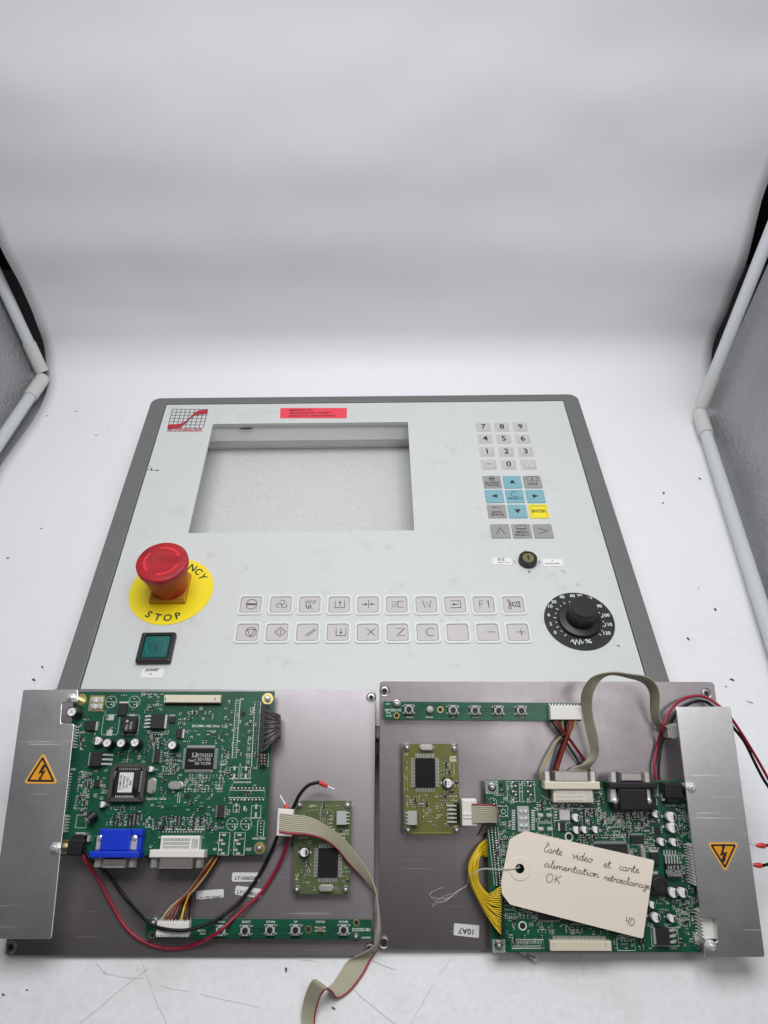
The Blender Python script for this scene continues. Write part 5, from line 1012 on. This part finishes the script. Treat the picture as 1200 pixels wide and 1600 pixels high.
# ribbon builder
def ribbon(root, fr, A, Bp, nw=10, th=.00055, name='cable', red_last=True, k=6):
    a3 = smooth([fr.P(*p) if isinstance(p, tuple) else p for p in A], k); b3_ = smooth([fr.P(*p) if isinstance(p, tuple) else p for p in Bp], k); m_ = MB(); n = len(a3); per = 4; Mx = nw*per+1; top, bot = [], []
    for i in range(n):
        t = a3[min(i+1, n-1)]+b3_[min(i+1, n-1)]-a3[max(i-1, 0)]-b3_[max(i-1, 0)]; w_ = b3_[i]-a3[i]; nn = w_.cross(t)
        nn = nn.normalized() if nn.length > 1e-12 else Vector((0, 0, 1))
        for j in range(Mx):
            s_ = j/(Mx-1); bmp = th*(.12+.88*abs(sin(pi*j/per))); q = a3[i]+w_*s_; top.append(q+nn*bmp); bot.append(q-nn*bmp)
    vs = top+bot; off = len(top); fs = []; mi = []
    for i in range(n-1):
        for j in range(Mx-1):
            a0 = i*Mx+j; mm = 1 if (red_last and j >= Mx-1-per) else 0; fs.append((a0, a0+1, a0+Mx+1, a0+Mx)); fs.append((off+a0, off+a0+Mx, off+a0+Mx+1, off+a0+1)); mi += [mm, mm]
    for i in range(n-1):
        for j, mm in ((0, 0), (Mx-1, 1 if red_last else 0)): a0 = i*Mx+j; fs.append((a0, a0+Mx, off+a0+Mx, off+a0)); mi.append(mm)
    m_.v = [tuple(v) for v in vs]; m_.f = [list(f) for f in fs]; m_.mi = mi
    return m_.build(name, [M['ribbon_grey'], M['wire_red']], root, smooth=True)
rc = empty('ribbon_cable', FL, 'grey ribbon cable with red edge curling from the small board onto the table', 'cable')
hC = .0165
p = [FL.px(431.5, 1306, hC), FL.px(455, 1307, hC), FL.px(459, 1264.5, hC), FL.px(434, 1263, hC)]
MB().prism(p, .0055, hC, .0004, True).build('plug', M['white_plastic'], rc, bevel=.0003)
zt = Vector((0, 0, 1))
def TW(u, v, z): # a point above the table, in the left plate's frame
    q = hit(u, v, (0, 0, z), zt)-FL.O; return Vector((q.dot(FL.ex), q.dot(FL.ey), q.dot(FL.ez)))
A = [(437.5, 1270.5, hC+.0008), (458, 1272.5, hC+.001), (487, 1277.5, hC+.0015), (513, 1292, hC+.001), (537, 1310, hC-.001), (558, 1335, hC-.003), (575, 1360, .012), (586, 1387, .011), (589, 1405, .010)]+[TW(591, 1432, .020), TW(590, 1458, .018), TW(582, 1480, .012), TW(545, 1500, .0014), TW(533, 1517, .0014), TW(519, 1537, .0018), TW(511, 1543, .004), TW(500, 1537, .012), TW(490, 1530, .017), TW(481, 1543, .013), TW(474, 1565, .007), TW(471, 1585, .004), TW(473, 1606, .0025), TW(477, 1640, .0015)]
Bp = [(436, 1301, hC+.0008), (453, 1303.5, hC+.001), (482, 1305.5, hC+.0015), (507, 1313, hC), (527, 1328, hC-.003), (543, 1348, hC-.006), (563, 1368, .008), (579, 1387, .006), (589, 1404, .004)]+[TW(595, 1428, .007), TW(597.5, 1452, .004), TW(593, 1478, .002), TW(580, 1500, .0014), TW(567, 1524, .0014), TW(547, 1549, .0016), TW(528, 1560, .003), TW(520, 1551, .010), TW(511, 1546, .015), TW(502, 1556, .012), TW(496, 1573, .007), TW(492.5, 1590, .004), TW(492, 1608, .0025), TW(493, 1640, .0015)]
ribbon(rc, FL, A, Bp)
# wire harness from the button strip
hn = empty('wire_harness', FL, 'thin red, yellow and black wires rising from the white plug of the DCOSD-001 strip', 'wires')
cols = ['wire_beige', 'wire_brown', 'wire_darkred', 'wire_darkred', 'wire_black', 'wire_yellow', 'wire_darkred', 'wire_black']
for i, c in enumerate(cols):
    u = 254+5.8*i; j = i-3.5
    wire(hn, FL, [(u, 1440, .010), (u+1, 1433, .0105), (264+4.6*i+(8-i)*.5, 1416, .008), (285+2.0*i, 1402-.4*i, .006+.0006*i), (301+.9*j, 1391+.6*j, .005+.0005*i), (321+1.2*j, 1364+.9*j, .005), (337+1.0*j, 1340+.7*j, .005), (346+j, 1322, .004)], .00062, c, n=6)
gb = empty('wire_bundle', FL, 'bundle of thin grey wires fanned out of the black header beside the blank metal', 'wires')
for i in range(24):
    t = i/23; rnd = random.Random(100+i); u0 = 413.5-3*t+rnd.uniform(-.8, .8); v0 = 1104+70*t; w0 = 1117+34*t
    wire(gb, FL, [(u0, v0, .0150), (u0+5, v0+(w0-v0)*.15, .0172), (428+rnd.uniform(-1, 1), v0+(w0-v0)*.72+rnd.uniform(-1, 1), .0165+.002*rnd.random()), (436+rnd.uniform(-.5, .5), w0+rnd.uniform(-1, 1), .0125), (437.5, w0+2, .006), (430, w0+1, .0025)], .00046, 'wire_grey' if i % 3 else 'wire_dark_grey', n=6, k=4)
# --- right side
rc = empty('ribbon_cable', FRR, 'tall looping grey ribbon cable arching over the top edge of the bright backplate', 'cable')
A = [(882, 1210, .004), (893, 1200, .0045), (906.7, 1195, .006), (920, 1183, .008), (921.7, 1166.7, .010), (916.7, 1146.7, .011), (911.7, 1123, .013), (907.5, 1098, .018), (910, 1078, .026), (921.7, 1060, .036), (936.7, 1053, .042), (951.7, 1050.5, .044), (966, 1050.5, .043), (984, 1053, .040), (1004, 1055.6, .036), (1018, 1061.6, .031), (1028, 1074, .026), (1031, 1090, .021), (1030.4, 1108, .017), (1032, 1124, .014), (1038, 1133, .0125), (1048, 1138, .0125)]
Bp = [(912, 1212, .004), (919, 1203, .0045), (930, 1190, .012), (935, 1178, .016), (935, 1165, .019), (932.5, 1146, .021), (926.7, 1123, .022), (925, 1101, .026), (926.7, 1085, .031), (933, 1071, .035), (941, 1060, .036), (952, 1054.3, .034), (966, 1055, .032), (982, 1059, .029), (996, 1063, .025), (1008, 1070, .021), (1015, 1084, .016), (1015.5, 1106, .010), (1018, 1124, .006), (1026, 1136, .004), (1033, 1142, .004), (1043, 1147, .004)]
ribbon(rc, FRR, A, Bp, red_last=False)
a = MB(); p = [FRR.px(1045, 1153, .012), FRR.px(1054, 1156, .012), FRR.px(1064, 1150, .012), FRR.px(1058, 1130, .012), FRR.px(1042, 1135, .012)]; a.prism(p, .003, .012, .0005, True); o = a.build('plug', M['grey_plastic'], rc, bevel=.0004)
a = MB(); p = [FRR.px(1049, 1153, .0125), FRR.px(1051.5, 1153.5, .0125), FRR.px(1048, 1134, .0125), FRR.px(1045.5, 1134.5, .0125)]; a.prism(p, .012, .0132); a.build('clip', M['grey_plastic'], rc)
sc = empty('ribbon_cable', FRR, 'short grey ribbon cable folded under the board from a white plug', 'cable')
hc = .0150; p = [FRR.px(722.5, 1291, hc), FRR.px(746.5, 1291, hc), FRR.px(745, 1249, hc), FRR.px(721.5, 1249, hc)]; MB().prism(p, .0065, hc, .0005, True).build('plug', M['white_plastic'], sc, bevel=.0003)
a = MB(); p = [FRR.px(723.5, 1274, hc), FRR.px(737, 1274, hc), FRR.px(737, 1270.5, hc), FRR.px(723.5, 1270.5, hc)]; a.prism(p, hc, hc+.0006); p = [FRR.px(723.5, 1278.5, hc), FRR.px(739, 1278.5, hc), FRR.px(739, 1277, hc), FRR.px(723.5, 1277, hc)]; a.prism(p, hc, hc+.0006); a.build('plug_rib', M['white_plastic'], sc)
ribbon(sc, FRR, [(738, 1286.5, hc+.0008), (756, 1286, hc+.001), (772, 1286, hc), (776.5, 1288, hc-.003), (770, 1294, hc-.009), (758, 1301, .005), (748, 1306, .003)], [(737, 1255.5, hc+.0008), (755, 1256, hc+.0025), (770, 1256.5, hc+.0020), (778, 1262, hc-.001), (778, 1272, hc-.009), (768, 1283, .005), (756, 1290, .003)], red_last=True)
yb_ = empty('wire_bundle', FRR, 'loop of thin yellow wires bulging out from the board under the paper tag', 'wires')
for i in range(20):
    t = i/19; rnd = random.Random(300+i); l = (i*7 % 20)/19
    wire(yb_, FRR, [(772, 1308+30*t, .0035), (760, 1312+26*t, .0045), (747+5*t+rnd.uniform(-1, 1), 1323+14*t, .006+.005*l), (733.5+13*t+rnd.uniform(-.8, .8), 1350+3*rnd.random(), .006+.007*l), (736+12*t+rnd.uniform(-1, 1), 1377+2*rnd.random(), .008+.006*l), (752+9*t, 1414-18*t, .011+.004*l), (768, 1441-46*t+rnd.uniform(-2, 2), .0150+.001*l), (780.5+rnd.uniform(-1, 1), 1457-70*t, .0160), (784, 1459-72*t, .0145)], .00041, 'wire_yellow', n=6, k=5)
hr = empty('wire_harness', FRR, 'loose thin wires crossing from the white plug to behind the beige video connector', 'wires')
W6 = lambda pts, c: wire(hr, FRR, pts, .00066, c, n=6)
W6([(899, 1122, .010), (898.5, 1129, .010), (892, 1141, .009), (876, 1151, .007), (864, 1168, .006), (852, 1190, .006), (846, 1208, .006), (845, 1226, .005)], 'wire_beige')
for j, c in enumerate(('wire_darkred', 'wire_brown', 'wire_darkred')): W6([(889+3.2*j, 1122, .010), (889+3.2*j, 1130, .0105), (885.5+1.8*j, 1150, .010+.001*j), (876+2.0*j, 1175, .009), (867+2.2*j, 1203, .007), (864+2.2*j, 1215, .005)], c)
W6([(885, 1122, .010), (884.5, 1131, .010), (883, 1148, .0085), (874, 1172, .007), (865, 1202, .006), (863, 1214, .005)], 'wire_black'); W6([(863, 1122, .010), (864, 1129, .010), (880, 1152, .008), (893, 1173, .006), (905, 1193, .003), (911, 1206, .003)], 'wire_black')
for j in range(2): W6([(868+2.5*j, 1122, .010), (870+2.5*j, 1130, .0105), (886+2*j, 1151, .009), (901+2*j, 1172, .007), (913+1.5*j, 1189, .004), (921+j, 1205, .003)], 'wire_darkred')
W6([(879, 1122, .010), (879, 1132, .0095), (882, 1148, .008), (886, 1160, .007)], 'wire_beige')
pr = empty('power_lead', FRR, 'red and black power wires looping under the metal bracket past its bright end', 'wire')
wire(pr, FRR, [(1027, 1224, .006), (1024, 1210, .006), (1023, 1190, .005), (1028, 1160, .004), (1036, 1136, .014), (1044, 1116, .013), (1056, 1100, .010), (1072, 1090.5, .008), (1090, 1087, .008), (1108, 1092, .009), (1124, 1103, .012), (1136, 1114, .014), (1146, 1127, .014), (1160, 1148, .011), (1176, 1174, .008), (1190, 1198, .006), (1204, 1224, .005), (1226, 1266, .004), (1232, 1300, .004), (1215, 1318, .008), (1197, 1321, .012)], .00095, 'wire_red')
wire(pr, FRR, [(1031, 1222, .006), (1029, 1208, .005), (1030, 1188, .004), (1034, 1162, .002), (1042, 1142, .0015), (1056, 1116, .003), (1071, 1103, .004), (1088, 1095.5, .005), (1104, 1097, .006), (1116, 1106, .010), (1134, 1120, .012), (1146, 1137, .012), (1163, 1159, .009), (1179, 1191, .006), (1192, 1216, .005), (1208, 1243, .004), (1224, 1290, .004), (1224, 1330, .004), (1208, 1347, .008), (1192, 1352.5, .011)], .00095, 'wire_black')
ferrule(pr, FRR, (1195, 1321.5, .012), (1181.5, 1321, .012), (1171, 1318, .012)); ferrule(pr, FRR, (1190, 1352.5, .011), (1177, 1351.5, .011), (1166, 1350, .011))
# ================================================================= paper tag
def paper():
    t = NT('tag_paper'); t.set(t.mix(t.noise(60, 5, .6), srgb(241, 229, 212), srgb(246, 235, 220)), .75); t.bump(t.noise(900, 3), .08, .0003); M['tag_paper'] = t.mat
paper(); mk('tag_ring', srgb(208, 196, 180), .7, scale=300)
HT = HP+.0068
tg = empty('paper_tag', FRR, 'beige handwritten paper tag lying on the green board, tied with string', 'tag')
tp = [(796, 1311), (783, 1378), (784.5, 1397), (797, 1413.5), (1005, 1467), (1022, 1344), (820, 1298)]
TP = [FRR.px(u, v, HT) for u, v in tp]; TP = roundpoly(TP, .0012, 3); TC = FRR.px(812, 1357, HT)
def tz(x, y): # gentle curl of the paper
    dx, dy = x-TC[0], y-TC[1]; return HT+.0006*sin(dx*42+.5)+.0005*sin(dy*60+dx*20)+.9*max(0, dx-.04)**2*.25
hx, hyy = TC; hr_ = .0028; n = 48
def edge_r(an):
    best = 1; d = Vector((cos(an), sin(an)))
    for i in range(len(TP)):
        a_, b_ = Vector(TP[i-1]), Vector(TP[i]); e_ = b_-a_; den = d.x*e_.y-d.y*e_.x
        if abs(den) < 1e-12: continue
        w_ = a_-Vector(TC); t_ = (w_.x*e_.y-w_.y*e_.x)/den; s2 = (w_.x*d.y-w_.y*d.x)/den
        if t_ > 0 and -1e-6 <= s2 <= 1+1e-6: best = min(best, t_)
    return best
angs = sorted([2*pi*i/120 for i in range(120)]+[atan2(y-hyy, x-hx) % (2*pi) for x, y in TP]); m_ = MB(); RN = 16; vs = []
for an in angs:
    er_ = edge_r(an)
    for j in range(RN+1):
        r_ = hr_+(er_-hr_)*(j/RN)**1.3; x, y = hx+r_*cos(an), hyy+r_*sin(an); vs.append((x, y, tz(x, y)))
fs = []; na = len(angs)
for i in range(na):
    for j in range(RN): i2 = (i+1) % na; fs.append((i*(RN+1)+j, i*(RN+1)+j+1, i2*(RN+1)+j+1, i2*(RN+1)+j))
m_.add(vs, fs); pap = m_.build('paper', M['tag_paper'], tg); so = pap.modifiers.new('thick', 'SOLIDIFY'); so.thickness = .00022; so.offset = -1
m_ = MB(); c1 = circ(hx, hyy, .0066, 40); c0 = circ(hx, hyy, .0028, 40); m_.add([(x, y, tz(x, y)+.0004) for x, y in c1]+[(x, y, tz(x, y)+.0004) for x, y in c0]+[(x, y, tz(x, y)+.0001) for x, y in circ(hx, hyy, .0068, 40)], [(i, (i+1) % 40, 40+(i+1) % 40, 40+i) for i in range(40)]+[(80+i, 80+(i+1) % 40, (i+1) % 40, i) for i in range(40)]); m_.build('reinforcing_ring', M['tag_paper'], tg)
GL = {
 'a': ([[(.9, .85), (.5, 1), (.1, .6), (.15, .1), (.5, 0), (.85, .35), (.9, .9), (.88, .2), (1.1, 0), (1.3, .2)]], 1.25), 'r': ([[(0, .1), (.15, 1), (.22, .6), (.5, .95), (.72, .85), (.76, .2), (1, .05)]], .95),
 't': ([[(0, .3), (.35, 1.9), (.25, .2), (.5, 0), (.8, .3)], [(0, 1.15), (.7, 1.25)]], .75), 'e': ([[(0, .45), (.5, .55), (.6, .85), (.35, 1), (.1, .6), (.2, .1), (.55, 0), (.9, .3)]], .85),
 'C': ([[(.75, 1.75), (1.05, 2.0), (.8, 2.5), (.4, 2.3), (.45, 1.8), (.6, 1.6), (.2, 1.2), (.05, .5), (.35, 0), (.8, .1), (1.1, .6)]], 1.25), 'v': ([[(0, .9), (.2, 1), (.4, .1), (.5, 0), (.8, .9), (1, .95)]], .95),
 'i': ([[(0, .3), (.2, 1), (.2, .2), (.4, 0), (.6, .25)], [(.28, 1.7), (.36, 1.78)]], .55), 'd': ([[(.8, .9), (.4, 1), (.05, .5), (.3, 0), (.7, .3), (.95, 2.2), (.85, .3), (1.1, 0), (1.25, .2)]], 1.15),
 'o': ([[(.6, 1), (.15, .8), (.1, .2), (.5, 0), (.9, .4), (.7, .95), (.6, .9), (1.1, .9)]], .95), 'l': ([[(0, .3), (.4, 1.6), (.4, 2.2), (.2, 2), (.25, .3), (.5, 0), (.7, .25)]], .6),
 'm': ([[(0, .2), (.15, 1), (.2, 0), (.2, .5), (.5, 1), (.65, .8), (.65, 0), (.68, .5), (.95, 1), (1.1, .8), (1.12, .2), (1.3, 0), (1.45, .2)]], 1.4), 'n': ([[(0, .2), (.15, 1), (.2, 0), (.2, .5), (.5, 1), (.68, .8), (.7, .2), (.9, 0), (1.05, .2)]], 1.0),
 'c': ([[(.7, .85), (.4, 1), (.1, .6), (.15, .15), (.5, 0), (.85, .25)]], .8), 'g': ([[(.8, .9), (.4, 1), (.1, .6), (.3, .15), (.7, .4), (.85, .95), (.75, -.6), (.4, -1), (.1, -.7), (.9, .1)]], .95),
 'O': ([[(.8, 2), (.2, 1.7), (.05, .8), (.5, .05), (1.2, .3), (1.4, 1.2), (1.1, 1.9), (.7, 2)]], 1.9), 'K': ([[(.1, 2), (.05, 0)], [(1.2, 1.9), (.1, .9), (.5, .8), (1.2, .05)]], 1.3), 'H': ([[(.1, 2), (.2, .9), (.9, 1.0)], [(.9, 2), (.9, 0)], [(.9, 1.9), (1.1, 1.7)]], 1.5), 'D': ([[(.1, 2), (.05, 0)], [(0, 2), (.8, 1.8), (1.2, 1), (.8, .2), (.05, 0)]], 1.3)}
pen = MB()
def write(word, a_, b_, xh, fr=FRR):
    A_, B_ = Vector(fr.px(*a_, HT)), Vector(fr.px(*b_, HT)); tot = sum(GL[c][1] for c in word); d = (B_-A_)/tot; kx = d.length; d.normalize(); up = Vector((-d.y, d.x)); pos = 0
    for c in word:
        for st in GL[c][0]:
            P = smooth([(x, y, 0) for x, y in st], 4 if len(st) > 2 else 2); Q = [A_+d*(kx*(pos+p.x+p.y*.10))+up*(xh*p.y) for p in P]
            pts = [(q.x, q.y, tz(q.x, q.y)+.0003) for q in Q]; pen.tube(pts, .00013, 4)
        pos += GL[c][1]
write('Carte', (849, 1330), (877, 1336), .0022); write('video', (892.5, 1340), (924, 1347.5), .0022); write('et', (942, 1354), (953.5, 1356), .0022); write('carte', (966, 1358.5), (998, 1364), .0022); write('alimentation', (849, 1353), (935, 1370.5), .0019); write('retroeclairage', (943, 1374), (1015, 1389), .0019); write('OK', (852, 1377.5), (875, 1381), .0025); write('HD', (976, 1443), (990, 1447.5), .0021)
tag(pen.build('handwriting', M['pen'], tg), 'handwriting in black pen', kind='stuff')
ST = MB(); h1 = HT+.002
for k_ in (0, 1):
    ST.tube(path(FRR, [(813, 1355+k_, HT-.002), (811, 1353+3*k_, HT+.0014), (805, 1357, HT+.0012), (780, 1358+k_, HT+.0006), (756, 1357+k_, .019), (745, 1361+k_, .018), (737, 1366, .0165), (733, 1369+k_, .012), (731, 1378-k_, .006), (728, 1384+k_, .003), (715, 1393-k_, .002), (703, 1402+k_, .0018), (695, 1409, .0012)]), .00024, 5)
ST.tube(path(FRR, [(703, 1402, .0016), (690, 1404, .001), (676, 1402, .0012), (671, 1397, .0015), (680, 1391, .001), (692, 1387, .0008)]), .00013, 4); ST.tube(path(FRR, [(712, 1396, .0016), (697, 1399, .001), (685, 1406, .001), (677, 1413, .0012), (676, 1416, .001), (690, 1408, .001), (705, 1403, .001), (716, 1396, .001), (715, 1393, .001)]), .00013, 4); ST.tube(path(FRR, [(700, 1404, .0016), (692, 1410, .001), (682, 1408, .001), (672, 1400, .001), (676, 1394, .001)]), .00013, 4)
ST.build('tie_string', M['string'], tg)
